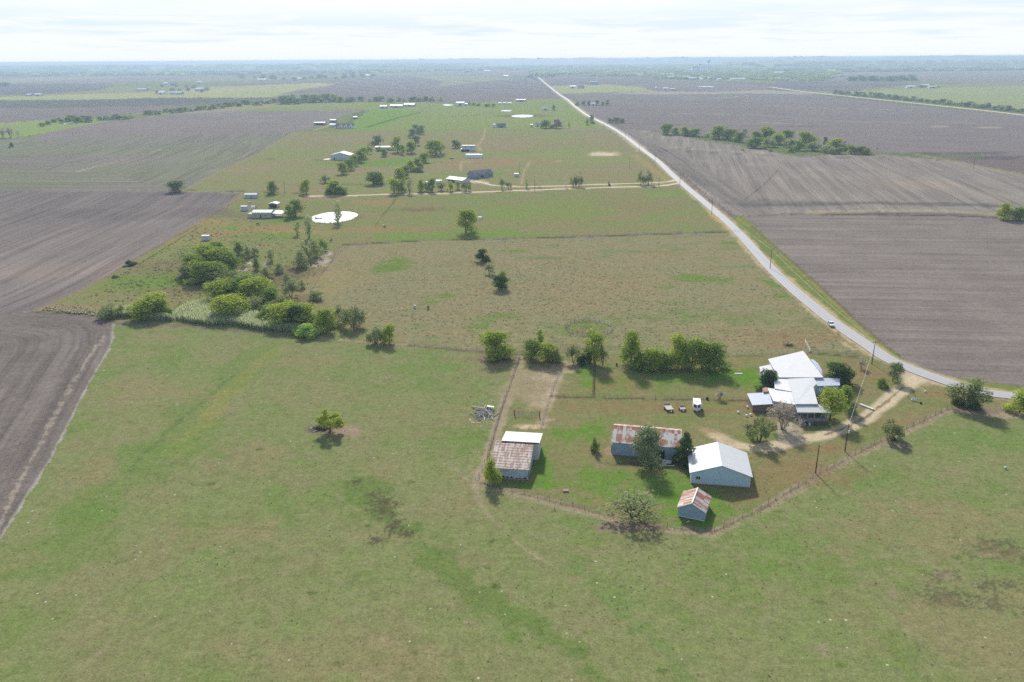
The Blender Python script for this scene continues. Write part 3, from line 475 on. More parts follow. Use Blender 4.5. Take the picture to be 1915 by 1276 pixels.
GRAVEL = mat('pale_gravel', sr(206, 190, 160), .95, 0, .12, .6, coord='Object')
ribbon('lane', W2([(572, 368), (660, 366), (740, 364), (820, 362.5), (925, 358.5), (1039, 354.5), (1171, 350), (1236, 348), (1270, 343)]), 4.6, .13, GRAVEL)
ribbon('lane', W2([(886, 340), (905, 343), (925, 347.5), (973, 350), (1039, 348.6), (1105, 346), (1236, 341.6), (1262, 337)]), 3.8, .13, GRAVEL)
ribbon('road', W2([(1440, 163), (1480, 169), (1560, 178), (1700, 192.5), (1800, 203), (1915, 216), (2300, 262)]), 14, .5, GRAVEL)
# ------------------------------------------------------------------ trees and shrubs
def leafmat(name, lit, dark, trans=.5, gap=.0):
    m = bpy.data.materials.new(name); m.use_nodes = True; t = m.node_tree; t.nodes.clear()
    o = N(t, 'ShaderNodeOutputMaterial'); d = N(t, 'ShaderNodeBsdfDiffuse'); tr = N(t, 'ShaderNodeBsdfTranslucent'); mx = N(t, 'ShaderNodeAddShader')
    c = N(t, 'ShaderNodeTexCoord'); n = N(t, 'ShaderNodeTexNoise', i_Scale=3.2, i_Detail=4.0, i_Roughness=.6); lk(t, c.outputs['Object'], n.inputs['Vector'])
    oi = N(t, 'ShaderNodeObjectInfo'); at = N(t, 'ShaderNodeAttribute', attribute_name='leaf')
    f = mth(t, 'ADD', mth(t, 'MULTIPLY', n.outputs[0], .9), mth(t, 'ADD', mth(t, 'MULTIPLY', mth(t, 'SUBTRACT', oi.outputs['Random'], .5), .35), mth(t, 'MULTIPLY', mth(t, 'SUBTRACT', at.outputs['Fac'], .5), .6)))
    r = ramp(t, f, [(.15, tuple(v * 1.3 for v in dark)), (.5, tuple((a * 1.1 + b) / 2 for a, b in zip(lit, dark))), (.85, lit)])
    lk(t, r, d.inputs[0]); lk(t, r, tr.inputs[0]); lk(t, d.outputs[0], mx.inputs[0]); lk(t, tr.outputs[0], mx.inputs[1]); lk(t, mx.outputs[0], o.inputs[0]); MATS[name] = m; return m
LEAF = {'yellow': leafmat('leaf_yellow_green', (0.261, 0.301, 0.043), (0.100, 0.135, 0.025)), 'green': leafmat('leaf_green', (0.186, 0.241, 0.048), (0.074, 0.114, 0.029)),
        'olive': leafmat('leaf_olive', (0.186, 0.208, 0.079), (0.092, 0.110, 0.045)), 'dark': leafmat('leaf_cedar', (0.075, 0.121, 0.037), (0.029, 0.054, 0.018), .3),
        'scrub': leafmat('leaf_scrub', (0.230, 0.262, 0.114), (0.121, 0.139, 0.063)), 'dull': leafmat('leaf_dull', (0.179, 0.209, 0.099), (0.091, 0.111, 0.056)), 'bare': leafmat('twigs', (.30, .26, .21), (.17, .145, .12), .1),
        'light': leafmat('leaf_light', (0.249, 0.342, 0.086), (0.121, 0.177, 0.048))}
BARK = mat('bark', (.13, .11, .09), .9, 0, .3, 2.5)
BARKL = mat('bark_pale', (.22, .19, .16), .9, 0, .3, 2.5)
def lobes(shape, rnd):
    out = []
    if shape == 'round':
        for k in range(13):
            a = rnd.uniform(0, 6.28); h = rnd.choice([.22, .38, .55, .72, .84]) + rnd.uniform(-.06, .06); rr = (.30 if h < .7 else .17) * rnd.uniform(.5, 1.15); out.append((math.cos(a) * rr, math.sin(a) * rr, h, rnd.uniform(.15, .24), rnd.uniform(.11, .19)))
        out += [(0, 0, .45, .28, .25), (0, 0, .8, .18, .15)]
    elif shape == 'spread':
        for k in range(15):
            a = k * 2.4 + rnd.uniform(-.4, .4); rr = rnd.choice([.12, .24, .34, .38]); h = .78 - rr * .9 + rnd.uniform(-.16, .14); out.append((math.cos(a) * rr, math.sin(a) * rr, h, rnd.uniform(.11, .17), rnd.uniform(.09, .15)))
    elif shape == 'tall':
        for k in range(14):
            a = rnd.uniform(0, 6.28); h = .12 + .8 * k / 13; rr = .27 * (1 - abs(h - .5)) * rnd.uniform(.4, 1.1); out.append((math.cos(a) * rr, math.sin(a) * rr, h, rnd.uniform(.14, .24), rnd.uniform(.08, .12)))
    elif shape == 'cone':
        for k in range(22):
            h = .05 + .9 * (k / 21); a = k * 2.4; rr = .36 * (1 - h) ** .8 * rnd.uniform(.5, 1.05); s = .20 * (1 - h * .72); out.append((math.cos(a) * rr, math.sin(a) * rr, h, s, .10))
    elif shape == 'bush':
        for k in range(14):
            a = rnd.uniform(0, 6.28); rr = rnd.uniform(.05, .36); h = .12 + (1 - (rr / .42) ** 2) * rnd.uniform(.15, .68); out.append((math.cos(a) * rr, math.sin(a) * rr, h, rnd.uniform(.12, .2), rnd.uniform(.13, .24)))
        out.append((0, 0, .25, .32, .25))
    return out
CROWN = {}
def crown_mesh(shape, lod, lm, var, dens=1.0):
    key = (shape, lod, lm, var, dens)
    if key in CROWN: return CROWN[key]
    rnd = random.Random(hash((shape, var)) % 1000 if False else sum(map(ord, shape)) * 7 + var * 131); lb = lobes(shape, rnd)
    n = int({'hi': 4400, 'mid': 2200, 'lo': 700}[lod] * dens); sz = {'hi': .027, 'mid': .036, 'lo': .056}[lod]
    wts = [l[3] ** 2 + .004 for l in lb]; rg = np.random.default_rng(var * 17 + len(shape)); pick = rg.choice(len(lb), n, p=np.array(wts) / sum(wts)); lbn = np.array(lb)[pick]
    d = rg.normal(size=(n, 3)); d /= np.linalg.norm(d, axis=1)[:, None]
    rad = np.where(rg.random(n) < .72, rg.uniform(.82, 1.08, n), rg.uniform(.25, .9, n)); rad *= 1 + .34 * (vn(d[:, 0] * 2.6 + pick * 7.1, d[:, 1] * 2.6 + d[:, 2] * 3.3, 9) - .5) * 2
    c = lbn[:, :3] + d * rad[:, None] * np.stack([lbn[:, 3], lbn[:, 3], lbn[:, 4]], 1)
    c[:, 2] = np.clip(c[:, 2], .0, 1.04)
    nn = d * .8 + rg.normal(size=(n, 3)) * .45 + np.array([0, 0, .55]); nn /= np.linalg.norm(nn, axis=1)[:, None]
    a = np.cross(nn, rg.normal(size=(n, 3))); a /= np.linalg.norm(a, axis=1)[:, None]; b = np.cross(nn, a)
    ext = np.percentile(np.hypot(c[:, 0], c[:, 1]), 97); c[:, :2] *= .48 / ext; z0, z1 = np.percentile(c[:, 2], 1), np.percentile(c[:, 2], 99.5); c[:, 2] = np.clip((c[:, 2] - z0) / (z1 - z0), -.03, 1.03)
    s = sz * rg.uniform(.6, 1.5, n)[:, None]; sc = np.array([1, 1, .85])
    v = np.stack([c - (a * s) * sc, c + (b * s * .7) * sc, c + (a * s) * sc, c - (b * s * .7) * sc], 1).reshape(-1, 3)
    me = bpy.data.meshes.new('crown'); me.vertices.add(4 * n); me.loops.add(4 * n); me.polygons.add(n)
    me.vertices.foreach_set('co', v.astype(np.float32).ravel()); me.loops.foreach_set('vertex_index', np.arange(4 * n, dtype=np.int32)); me.polygons.foreach_set('loop_start', np.arange(n, dtype=np.int32) * 4)
    me.update(calc_edges=True); at = me.attributes.new('leaf', 'FLOAT', 'POINT'); at.data.foreach_set('value', np.repeat(rg.random(n), 4).astype(np.float32))
    me.materials.append(LEAF[lm]); CROWN[key] = me; return me
TRUNK = {}
def trunk_mesh(style, var):
    key = (style, var)
    if key in TRUNK: return TRUNK[key]
    rnd = random.Random(var * 31 + len(style)); b = MB(); stems = 1 if style == 'single' else 3
    for s in range(stems):
        ox, oy = (0, 0) if stems == 1 else (math.cos(s * 2.1) * .03, math.sin(s * 2.1) * .03); lx, ly = (rnd.uniform(-.04, .04), rnd.uniform(-.04, .04)) if stems == 1 else (ox * 4, oy * 4)
        b.tube([(ox, oy, -.02), (ox + lx * .5, oy + ly * .5, .2), (ox + lx, oy + ly, .42), (ox + lx * 1.6, oy + ly * 1.6, .8)], [.034, .026, .02, .008] if stems == 1 else [.022, .017, .013, .006], 7)
        for k in range(6 if stems == 1 else 3):
            a = k * 2.2 + s + rnd.uniform(-.4, .4); h = .3 + .07 * k; L_ = rnd.uniform(.2, .36)
            b.tube([(ox + lx, oy + ly, h), (ox + lx + math.cos(a) * L_ * .5, oy + ly + math.sin(a) * L_ * .5, h + .14), (ox + lx + math.cos(a) * L_, oy + ly + math.sin(a) * L_, h + .24)], [.014, .009, .003], 5)
    me_o = b.build('trunk', BARKL if style == 'pale' else BARK, smooth=True); me = me_o.data; bpy.data.objects.remove(me_o); TRUNK[key] = me; return me
def twig_mesh(var, n=120):
    key = ('twigs', var)
    if key in TRUNK: return TRUNK[key]
    rnd = random.Random(var * 5 + 1); b = MB()
    for k in range(9):
        a = k * .7 + rnd.uniform(-.2, .2); L_ = rnd.uniform(.28, .42); h0 = rnd.uniform(.02, .2); h1 = rnd.uniform(.6, .98)
        p = [(0, 0, h0), (math.cos(a) * L_ * .4, math.sin(a) * L_ * .4, h0 + (h1 - h0) * .55), (math.cos(a) * L_, math.sin(a) * L_, h1)]; b.tube(p, [.010, .006, .002], 5)
        for j in range(6):
            t = rnd.uniform(.3, 1); q = Vector(p[1]).lerp(Vector(p[2]), t); e = q + Vector((rnd.uniform(-.16, .16), rnd.uniform(-.16, .16), rnd.uniform(.02, .2))); b.tube([q, e], [.0035, .001], 4, False)
    me_o = b.build('branches', LEAF['bare']); me = me_o.data; bpy.data.objects.remove(me_o); TRUNK[key] = me; return me
#  kind: shape, leaf, crown bottom as share of height, density, category, trunk style
KIND = {'ash': ('round', 'yellow', .07, 1., 'tree', 'single'), 'elm': ('round', 'green', .07, 1., 'tree', 'single'), 'olive': ('spread', 'olive', .14, .6, 'tree', 'multi'), 'dull': ('round', 'dull', .08, .9, 'tree', 'single'),
        'cone': ('cone', 'dark', .02, 1.1, 'evergreen tree', 'single'), 'cedar': ('round', 'dark', .04, 1.15, 'evergreen tree', 'single'), 'thin': ('tall', 'scrub', .1, .45, 'tree', 'multi'), 'tall': ('tall', 'yellow', .14, .9, 'tree', 'multi'),
        'bush': ('bush', 'yellow', 0., 1., 'shrub', None), 'gbush': ('bush', 'green', 0., 1., 'shrub', None), 'dbush': ('bush', 'dark', 0., 1., 'shrub', None), 'scrub': ('bush', 'scrub', 0., .7, 'shrub', None), 'lbush': ('bush', 'light', 0., 1., 'shrub', None),
        'open': ('spread', 'scrub', .06, .15, 'tree', 'multi'), 'wide': ('spread', 'yellow', .24, .9, 'tree', 'single'), 'bare': ('spread', 'bare', .2, .3, 'bare tree', 'pale'), 'umb': ('spread', 'scrub', .12, .7, 'tree', 'multi'), 'purple': ('round', 'bare', .1, 1., 'tree', 'single')}
NTREE = [0]
def tree(px, py, w, yt, kind, label, group=None, parts=None, base=None, name=None):
    sh, lm, cb_, dens, cat, ts = KIND[kind]; p = base or G(px, py); d = depth(p); Wm = 1.08 * w * d / FPX; zt = GV(px, yt, p.y).z; H = max(.42 * Wm, .8, zt - .45 * Wm * HC / p.y)
    NTREE[0] += 1; rnd = random.Random(NTREE[0] * 13 + 5); lod = 'hi' if w > 34 else 'mid' if w > 15 else 'lo'
    parts = (w > 9) if parts is None else parts
    nm = name or {'tree': 'tree', 'evergreen tree': 'cedar_tree', 'shrub': 'shrub', 'bare tree': 'bare_tree'}[cat]
    me = crown_mesh(sh, lod, lm, rnd.randrange(4), dens); rz = rnd.uniform(0, 6.28)
    if not parts or ts is None:
        o = bpy.data.objects.new(nm, me); COL.objects.link(o); o.location = p - Vector((0, 0, .1)); o.scale = (Wm, Wm, H); o.rotation_euler[2] = rz
        if ts is not None: o.location.z += H * cb_ * .3
        return tag(o, label, cat, group)
    e = empty(nm, p, 0, label, cat, group)
    c = bpy.data.objects.new('crown', me); COL.objects.link(c); c.parent = e; c.location = (0, 0, H * cb_); c.scale = (Wm, Wm, H * (1 - cb_)); c.rotation_euler[2] = rz
    k = bpy.data.objects.new('trunk', trunk_mesh(ts, rnd.randrange(3))); COL.objects.link(k); k.parent = e; k.scale = (max(Wm, H * .5), max(Wm, H * .5), H); k.rotation_euler[2] = rz
    if kind == 'bare' or kind == 'open':
        b = bpy.data.objects.new('branch', twig_mesh(rnd.randrange(3))); COL.objects.link(b); b.parent = e; b.location = (0, 0, H * .12); b.scale = (Wm * .95, Wm * .95, H * .86)
    return e
def row(items, place, group, what=None):
    """trees that stand together: told apart by their place in the row, counted from the left"""
    adj = {'ash': 'yellow-green tree', 'elm': 'green tree', 'olive': 'olive-green tree', 'dull': 'dull green tree', 'cone': 'pointed evergreen', 'cedar': 'dark rounded evergreen', 'thin': 'thin wispy tree', 'tall': 'tall narrow tree', 'bush': 'yellow-green bush', 'gbush': 'green bush', 'dbush': 'dark bush', 'scrub': 'grey-green bush', 'lbush': 'pale green bush', 'open': 'sparse open tree', 'wide': 'wide tree', 'bare': 'bare grey tree', 'umb': 'flat-topped scrubby tree', 'purple': 'brownish tree'}
    its = sorted([(t[0], t[1], t[2] * (1.22 if 'thicket' in place or 'draw' in place else 1.16 if 'back fence' in place else 1.0), t[3], t[4]) for t in items], key=lambda t: t[0]); n = {}; tot = {}
    for t in its: tot[t[4]] = tot.get(t[4], 0) + 1
    for t in its:
        k = t[4]; n[k] = n.get(k, 0) + 1
        if tot[k] == 1: lab = f'the only {adj[k]} {place}'
        else: lab = f'{ordn(n[k] - 1)} {adj[k]} from the left {place}'
        tree(*t, lab, group)
# single trees of the foreground and farmyard
tree(617, 809, 50, 757, 'wide', 'lone yellow-green tree on a bare dirt patch in the front pasture')
tree(922, 905, 33, 847, 'bush', 'dense yellow-green shrub against the front corner of the rust-roofed barn')
tree(1211, 868, 62, 783, 'dull', 'big dull green tree hiding the middle of the long rusty barn')
tree(1281, 866, 44, 800, 'cone', 'dark pointed cedar between the long rusty barn and the white-roofed workshop')
tree(1184, 966, 116, 895, 'open', 'wide sparse tree with bare inner branches left of the small rusty shed')
tree(1667, 822, 46, 774, 'olive', 'thin olive tree beside the fence with black tubs at its foot')
tree(1808, 764, 72, 694, 'olive', 'broad pale green tree at the road end of the fence')
tree(1793, 758, 26, 738, 'dbush', 'dark bush left of two under the broad tree by the road'); tree(1820, 764, 27, 738, 'dbush', 'dark bush right of two under the broad tree by the road')
tree(1906, 772, 48, 722, 'ash', 'yellow-green tree beside the road at the edge of the view')
tree(1669, 713, 31, 672, 'dull', 'upright grey-green tree beside the farm drive near the road'); tree(1648, 724, 19, 702, 'gbush', 'small green bush left of the drive-side upright tree')
tree(1565, 717, 57, 668, 'cedar', 'large dark evergreen behind the blue wing of the farmhouse'); tree(1434, 728, 40, 684, 'cedar', 'dark evergreen overlapping the white farmhouse roof on its lawn side')
tree(1463, 803, 56, 736, 'bare', 'bare grey tree in front of the farmhouse porch'); tree(1420, 826, 58, 763, 'olive', 'rounded olive tree on the lawn before the low shed')
tree(1552, 786, 52, 718, 'ash', 'yellow-green tree covering the side of the farmhouse'); tree(1581, 764, 28, 718, 'elm', 'darker green tree behind the yellow-green one at the farmhouse side'); tree(1592, 780, 22, 748, 'dull', 'small dull tree beside the trough and farm drive')
tree(1112, 843, 20, 812, 'gbush', 'small upright sapling alone on the lawn', name='sapling'); tree(1346, 747, 20, 725, 'bare', 'small bare shrub on the cross fence right of the camper'); tree(1610, 690, 18, 665, 'bare', 'small bare tree between the evergreen and the road pole')
FENCE = 'along the farmyard back fence'
row([(927, 668, 58, 608, 'ash'), (994, 673, 37, 630, 'elm'), (1009, 650, 13, 613, 'tall'), (1026, 677, 43, 633, 'ash'), (1072, 677, 28, 636, 'olive'), (1097, 680, 22, 648, 'dbush'), (1112, 680, 34, 611, 'tall'), (1127, 682, 18, 640, 'olive'), (1180, 686, 40, 611, 'ash'), (1193, 688, 26, 650, 'gbush'), (1222, 690, 48, 643, 'ash'), (1206, 689, 28, 660, 'gbush'), (1246, 690, 30, 652, 'gbush'), (1267, 686, 38, 619, 'ash'), (1293, 690, 42, 624, 'elm'), (1312, 690, 34, 632, 'ash'), (1336, 692, 45, 631, 'elm'), (1086, 682, 16, 664, 'dbush'), (1043, 678, 20, 645, 'scrub')], FENCE, 'trees along the back fence of the farmyard')
# the wooded draw on the left
row([(287, 592, 72, 540, 'ash'), (306, 590, 40, 556, 'elm'), (205, 594, 40, 562, 'scrub'), (226, 590, 26, 566, 'gbush'), (247, 588, 22, 570, 'lbush')], 'at the reedy field corner', 'bushes at the field corner')
row([(362, 512, 44, 470, 'elm'), (386, 500, 48, 452, 'ash'), (376, 528, 44, 482, 'ash'), (408, 505, 46, 458, 'ash'), (400, 528, 52, 484, 'elm'), (428, 512, 44, 466, 'elm'), (420, 536, 54, 496, 'olive'), (352, 522, 30, 492, 'dull'), (403, 478, 32, 448, 'elm')], 'in the thicket below the storage box', 'trees in the round thicket')
row([(410, 562, 58, 516, 'ash'), (452, 556, 52, 508, 'elm'), (486, 562, 54, 512, 'ash'), (470, 540, 44, 500, 'olive'), (510, 570, 44, 530, 'elm'), (436, 590, 66, 541, 'ash'), (482, 580, 34, 548, 'umb'), (524, 586, 40, 548, 'olive'), (505, 600, 44, 566, 'elm'), (530, 608, 58, 556, 'ash'), (572, 606, 50, 558, 'ash'), (553, 612, 30, 566, 'cedar'), (577, 628, 44, 596, 'lbush'), (612, 618, 38, 570, 'ash'), (634, 602, 22, 566, 'olive'), (660, 612, 44, 563, 'olive'), (545, 556, 28, 520, 'umb'), (590, 560, 26, 536, 'scrub'), (642, 590, 20, 574, 'scrub')], 'in the wooded draw above the reeds', 'trees of the wooded draw')
tree(703, 642, 36, 602, 'umb', 'left stem of the pair of round trees at the end of the pasture hedge', parts=True); tree(728, 642, 32, 602, 'ash', 'right stem of the pair of round trees at the end of the pasture hedge', parts=True)
row([(447, 478, 24, 450, 'elm'), (462, 482, 22, 452, 'scrub'), (478, 478, 18, 458, 'umb'), (456, 500, 12, 480, 'olive'), (480, 505, 16, 480, 'elm'), (508, 488, 22, 462, 'thin'), (500, 520, 26, 496, 'scrub'), (520, 510, 24, 488, 'scrub'), (560, 500, 34, 462, 'scrub'), (572, 490, 30, 448, 'umb'), (592, 482, 34, 442, 'scrub'), (578, 446, 22, 400, 'thin'), (556, 440, 16, 412, 'thin'), (604, 470, 22, 444, 'gbush'), (540, 530, 24, 506, 'scrub'), (563, 540, 20, 520, 'scrub')], 'in the scrub below the pond', 'scrub near the pond')
row([(246, 496, 22, 486, 'dbush'), (216, 519, 14, 512, 'gbush'), (232, 500, 8, 496, 'gbush')], 'beside the left field edge', 'low bushes by the left field')
tree(632, 418, 22, 374, 'thin', 'slender tree standing before the white pond', parts=True); tree(553, 404, 34, 370, 'elm', 'large green tree right of the tan mobile home'); tree(541, 408, 18, 380, 'ash', 'smaller tree in front of the large one by the tan mobile home')
tree(871, 435, 40, 388, 'ash', 'lone round tree in the middle meadow beside the small white hut', parts=True); tree(903, 489, 30, 462, 'cedar', 'dark cedar in the middle of the dry pasture', parts=True)
tree(915, 512, 18, 488, 'umb', 'yellowish bush behind the lower of the pasture cedars'); tree(932, 541, 34, 510, 'cedar', 'dark rounded cedar below the other in the dry pasture', parts=True); tree(941, 530, 20, 504, 'ash', 'yellow-green top beside the lower pasture cedar')
tree(335, 359, 40, 334, 'dull', 'lone broad tree at the corner where three fields meet', parts=True); tree(509, 363, 24, 337, 'elm', 'round tree by the fence behind the blue mobile home', parts=True)
row([(573, 363, 22, 334, 'ash'), (608, 342, 20, 324, 'umb'), (628, 363, 38, 334, 'ash'), (640, 364, 28, 346, 'gbush'), (618, 364, 22, 352, 'gbush'), (698, 345, 36, 318, 'elm'), (708, 343, 26, 320, 'ash')], 'west of the gravel lane tree row', 'trees west of the lane row')
row([(738, 362, 32, 331, 'ash'), (752, 361, 20, 338, 'elm'), (766, 362, 16, 332, 'thin'), (787, 359, 18, 334, 'ash'), (797, 357, 12, 340, 'elm'), (808, 359, 20, 332, 'elm'), (826, 357, 16, 336, 'olive'), (842, 358, 14, 338, 'ash'), (858, 354, 14, 338, 'ash'), (871, 358, 20, 335, 'olive')], 'in the row along the gravel lane', 'trees in the lane row')
row([(640, 326, 24, 302, 'ash'), (652, 318, 24, 296, 'elm'), (662, 310, 26, 288, 'ash'), (672, 304, 24, 280, 'elm'), (681, 297, 24, 273, 'ash'), (688, 288, 18, 268, 'olive')], 'in the hedge beside the white metal barn', 'slanting hedge by the white barn')
row([(746, 338, 26, 312, 'ash'), (758, 332, 26, 308, 'elm'), (768, 320, 24, 298, 'ash'), (782, 314, 22, 294, 'elm'), (796, 304, 24, 284, 'ash'), (784, 322, 22, 310, 'gbush'), (815, 291, 36, 260, 'ash'), (803, 277, 20, 261, 'elm'), (824, 287, 22, 262, 'olive')], 'in the hedge behind the lane row', 'hedge behind the lane row')
row([(705, 271, 26, 252, 'dull'), (744, 285, 28, 253, 'ash'), (753, 290, 12, 270, 'elm'), (769, 287, 24, 262, 'ash'), (776, 272, 22, 252, 'dull'), (771, 258, 20, 240, 'dull'), (787, 251, 22, 234, 'dull'), (776, 248, 20, 232, 'elm'), (718, 293, 16, 277, 'elm'), (711, 283, 14, 272, 'gbush'), (852, 277, 22, 260, 'dull')], 'round the long white mobile home', 'trees round the long white home')
row([(939, 354, 14, 330, 'olive'), (951, 354, 12, 334, 'olive'), (985, 353, 10, 334, 'thin'), (1007, 351, 9, 338, 'bare'), (1058, 351, 8, 326, 'bare'), (1072, 350, 14, 322, 'olive'), (1083, 350, 18, 321, 'olive'), (1198, 346, 16, 317, 'olive'), (1212, 346, 18, 316, 'olive'), (1139, 348, 5, 338, 'dbush')], 'along the two gravel lanes', 'trees between the lanes and the road')
row([(1021, 240, 26, 223, 'elm'), (1040, 240, 24, 221, 'purple'), (1098, 234, 8, 221, 'elm'), (1106, 228, 12, 214, 'dull'), (1108, 232, 10, 224, 'gbush'), (1064, 238, 4, 228, 'elm'), (1035, 207, 8, 196, 'elm')], 'about the far roadside houses', 'trees at the roadside houses')
RC = [(1249, 252, 28, 230, 'elm'), (1264, 252, 18, 238, 'ash'), (1280, 254, 24, 236, 'ash'), (1300, 255, 28, 239, 'elm'), (1322, 257, 14, 248, 'scrub'), (1345, 260, 36, 233, 'ash'), (1362, 262, 24, 240, 'elm'), (1382, 266, 24, 246, 'elm'), (1372, 258, 24, 240, 'ash'), (1392, 256, 12, 241, 'dull'), (1412, 264, 24, 244, 'ash'), (1413, 277, 34, 255, 'elm'), (1430, 263, 44, 235, 'ash'), (1437, 275, 30, 254, 'umb'), (1455, 270, 34, 248, 'ash'), (1470, 262, 30, 242, 'elm'), (1478, 276, 28, 256, 'umb'), (1505, 274, 42, 243, 'ash'), (1520, 282, 34, 262, 'umb'), (1492, 282, 24, 262, 'elm'), (1545, 286, 26, 268, 'umb'), (1543, 270, 10, 256, 'cedar'), (1565, 280, 38, 257, 'ash'), (1580, 282, 26, 262, 'umb'), (1555, 288, 22, 274, 'scrub'), (1570, 288, 20, 274, 'dull'), (1592, 288, 26, 270, 'ash'), (1610, 289, 24, 272, 'elm'), (1624, 289, 20, 274, 'scrub'), (1479, 285, 14, 272, 'gbush'), (1440, 283, 10, 276, 'scrub'), (1388, 282, 8, 276, 'scrub')]
row(RC, 'in the long clump in the east plough', 'clump in the east ploughed field')
tree(1876, 411, 34, 376, 'ash', 'round tree on the grass strip between the two east fields'); tree(1908, 412, 36, 384, 'elm', 'green tree at the frame edge on the east grass strip')
row([(1140, 230, 14, 220, 'dull'), (1152, 230, 18, 219, 'dull'), (1164, 230, 12, 221, 'elm')], 'in the hedge alone in the plough', 'dark hedge in the field')
row([(1080, 198, 10, 190, 'elm'), (1092, 197, 10, 188, 'elm'), (1102, 197, 12, 188, 'dull'), (1115, 197, 12, 187, 'elm'), (1126, 198, 10, 190, 'ash'), (1136, 197, 11, 186, 'dull')], 'round the white hut in the plough', 'row round the white hut')
row([(22, 276, 9, 266, 'cedar'), (6, 258, 16, 238, 'bare'), (20, 258, 18, 234, 'bare'), (33, 252, 10, 242, 'bare')], 'on the far left green strip', 'trees on the far left green strip')
# the creek line and hedges farther off: single trees too small to show a trunk
def line_trees(poly, n, wr, hr, kinds, place, group, seed, spread=2.0):
    rnd = random.Random(seed); its = []
    seg = [math.dist(a, b) for a, b in zip(poly[:-1], poly[1:])]; tot = sum(seg)
    for i in range(n):
        t = (i + rnd.uniform(.1, .9)) / n * tot; k = 0
        while k < len(seg) - 1 and t > seg[k]: t -= seg[k]; k += 1
        f = t / seg[k]; x = poly[k][0] + (poly[k + 1][0] - poly[k][0]) * f; y = poly[k][1] + (poly[k + 1][1] - poly[k][1]) * f + rnd.uniform(-spread, spread)
        its.append((x, y, rnd.uniform(*wr) * 1.35, y - rnd.uniform(*hr) * 1.15, rnd.choice(kinds)))
    row(its, place, group)
line_trees([(76, 236), (95, 231), (120, 228)], 6, (7, 12), (5, 8), ['elm', 'dull', 'scrub'], 'left of the pale pond along the creek', 'creek trees left of the pale pond', 1)
line_trees([(122, 226), (140, 227), (168, 228)], 8, (10, 16), (8, 13), ['elm', 'dull'], 'in the creek clump beside the pale pond', 'creek clump by the pale pond', 2)
line_trees([(185, 226), (203, 223), (225, 223), (252, 221)], 9, (8, 13), (5, 10), ['elm', 'scrub', 'dull'], 'along the middle of the creek', 'creek trees at the middle', 3)
line_trees([(272, 216), (300, 213), (340, 209), (380, 206), (420, 201), (470, 196), (520, 194)], 30, (9, 15), (5, 9), ['elm', 'dull', 'ash'], 'along the creek between lilac fields', 'creek trees between the fields', 4)
line_trees([(524, 194), (560, 193), (600, 191), (640, 190)], 16, (12, 19), (9, 15), ['elm', 'ash', 'dull'], 'in the thick end of the creek wood', 'thick end of the creek wood', 5)
line_trees([(640, 190), (700, 191), (760, 190), (830, 191)], 14, (9, 16), (4, 9), ['elm', 'dull', 'scrub'], 'along the top of the far pasture', 'trees at the top of the far pasture', 6)
line_trees([(872, 197), (890, 199), (915, 200), (930, 203)], 6, (6, 11), (4, 7), ['elm', 'ash'], 'right of the tall far barn', 'trees right of the long far building', 7, 1)
line_trees([(1560, 175.5), (1640, 182.5), (1700, 188), (1780, 196), (1850, 203.5), (1915, 210.5)], 40, (8, 15), (4, 10), ['dull', 'scrub', 'dull', 'umb'], 'in the hedge beyond the east road', 'hedge by the eastern gravel road', 8, .8)
line_trees([(1585, 152), (1640, 152), (1680, 152), (1715, 151)], 14, (10, 17), (4, 9), ['elm', 'dull'], 'before the far east farm', 'wood before the east farm', 9, 1)
line_trees([(1705, 165), (1730, 162), (1755, 164)], 6, (5, 9), (3, 6), ['elm', 'dull'], 'round the far east farm', 'trees at the east farm', 10, 1)
line_trees([(985, 147), (1003, 146), (1040, 144)], 7, (6, 11), (4, 8), ['dull', 'elm'], 'by the road crest houses', 'trees at the road crest', 11, 1)
line_trees([(285, 176), (330, 170), (380, 172), (392, 166), (300, 162)], 10, (6, 10), (3, 6), ['dull', 'elm'], 'round the far left farms', 'trees at the far left farms', 12, 1.5)
line_trees([(0, 161), (22, 161)], 3, (8, 12), (3, 5), ['dull'], 'on the far left plain', 'clump on the left plain', 13, 1)
line_trees([(450, 146), (540, 150), (620, 148), (700, 144)], 16, (7, 14), (2, 4), ['dull', 'elm'], 'round the hamlet on the far plain', 'trees at the far hamlet', 14, 1.5)
# distant woods that read as one mass
def mass(name, n, region, hr, wr, lm, label, seed):
    """clumps of foliage spread over a far stretch of land, one object"""
    rg = random.Random(seed); vs = []; fs = []; lf = []
    for i in range(n):
        x, y = region(rg); p = G(x, y); h = rg.uniform(*hr); w = rg.uniform(*wr)
        for k in range(22):
            a = rg.uniform(0, 6.28); e = rg.uniform(-.1, 1); r = math.sqrt(max(0, 1 - e * e)); c = Vector((p.x + math.cos(a) * r * w * .5, p.y + math.sin(a) * r * w * .5, max(.5, h * .45 + e * h * .5)))
            nn = Vector((math.cos(a) * r, math.sin(a) * r, e + .3)).normalized(); nn = (nn + Vector((rg.gauss(0, .35), rg.gauss(0, .35), rg.gauss(0, .35)))).normalized()
            u = nn.orthogonal().normalized(); v = nn.cross(u); s = w * .30 * rg.uniform(.6, 1.2); sh_ = min(1, h * .5 / (w * .3)); b = len(vs)
            for q in (u, v, -u, -v): t = c + q * s; t.z = c.z + (t.z - c.z) * max(.35, sh_); vs.append(tuple(t))
            fs.append((b, b + 1, b + 2, b + 3)); lf += [rg.random()] * 4
    me = bpy.data.meshes.new(name); me.from_pydata(vs, [], fs); me.update(); at = me.attributes.new('leaf', 'FLOAT', 'POINT'); at.data.foreach_set('value', lf)
    me.materials.append(LEAF[lm]); o = bpy.data.objects.new(name, me); COL.objects.link(o); o['kind'] = 'stuff'; o['label'] = label; o['category'] = 'woods'; return o
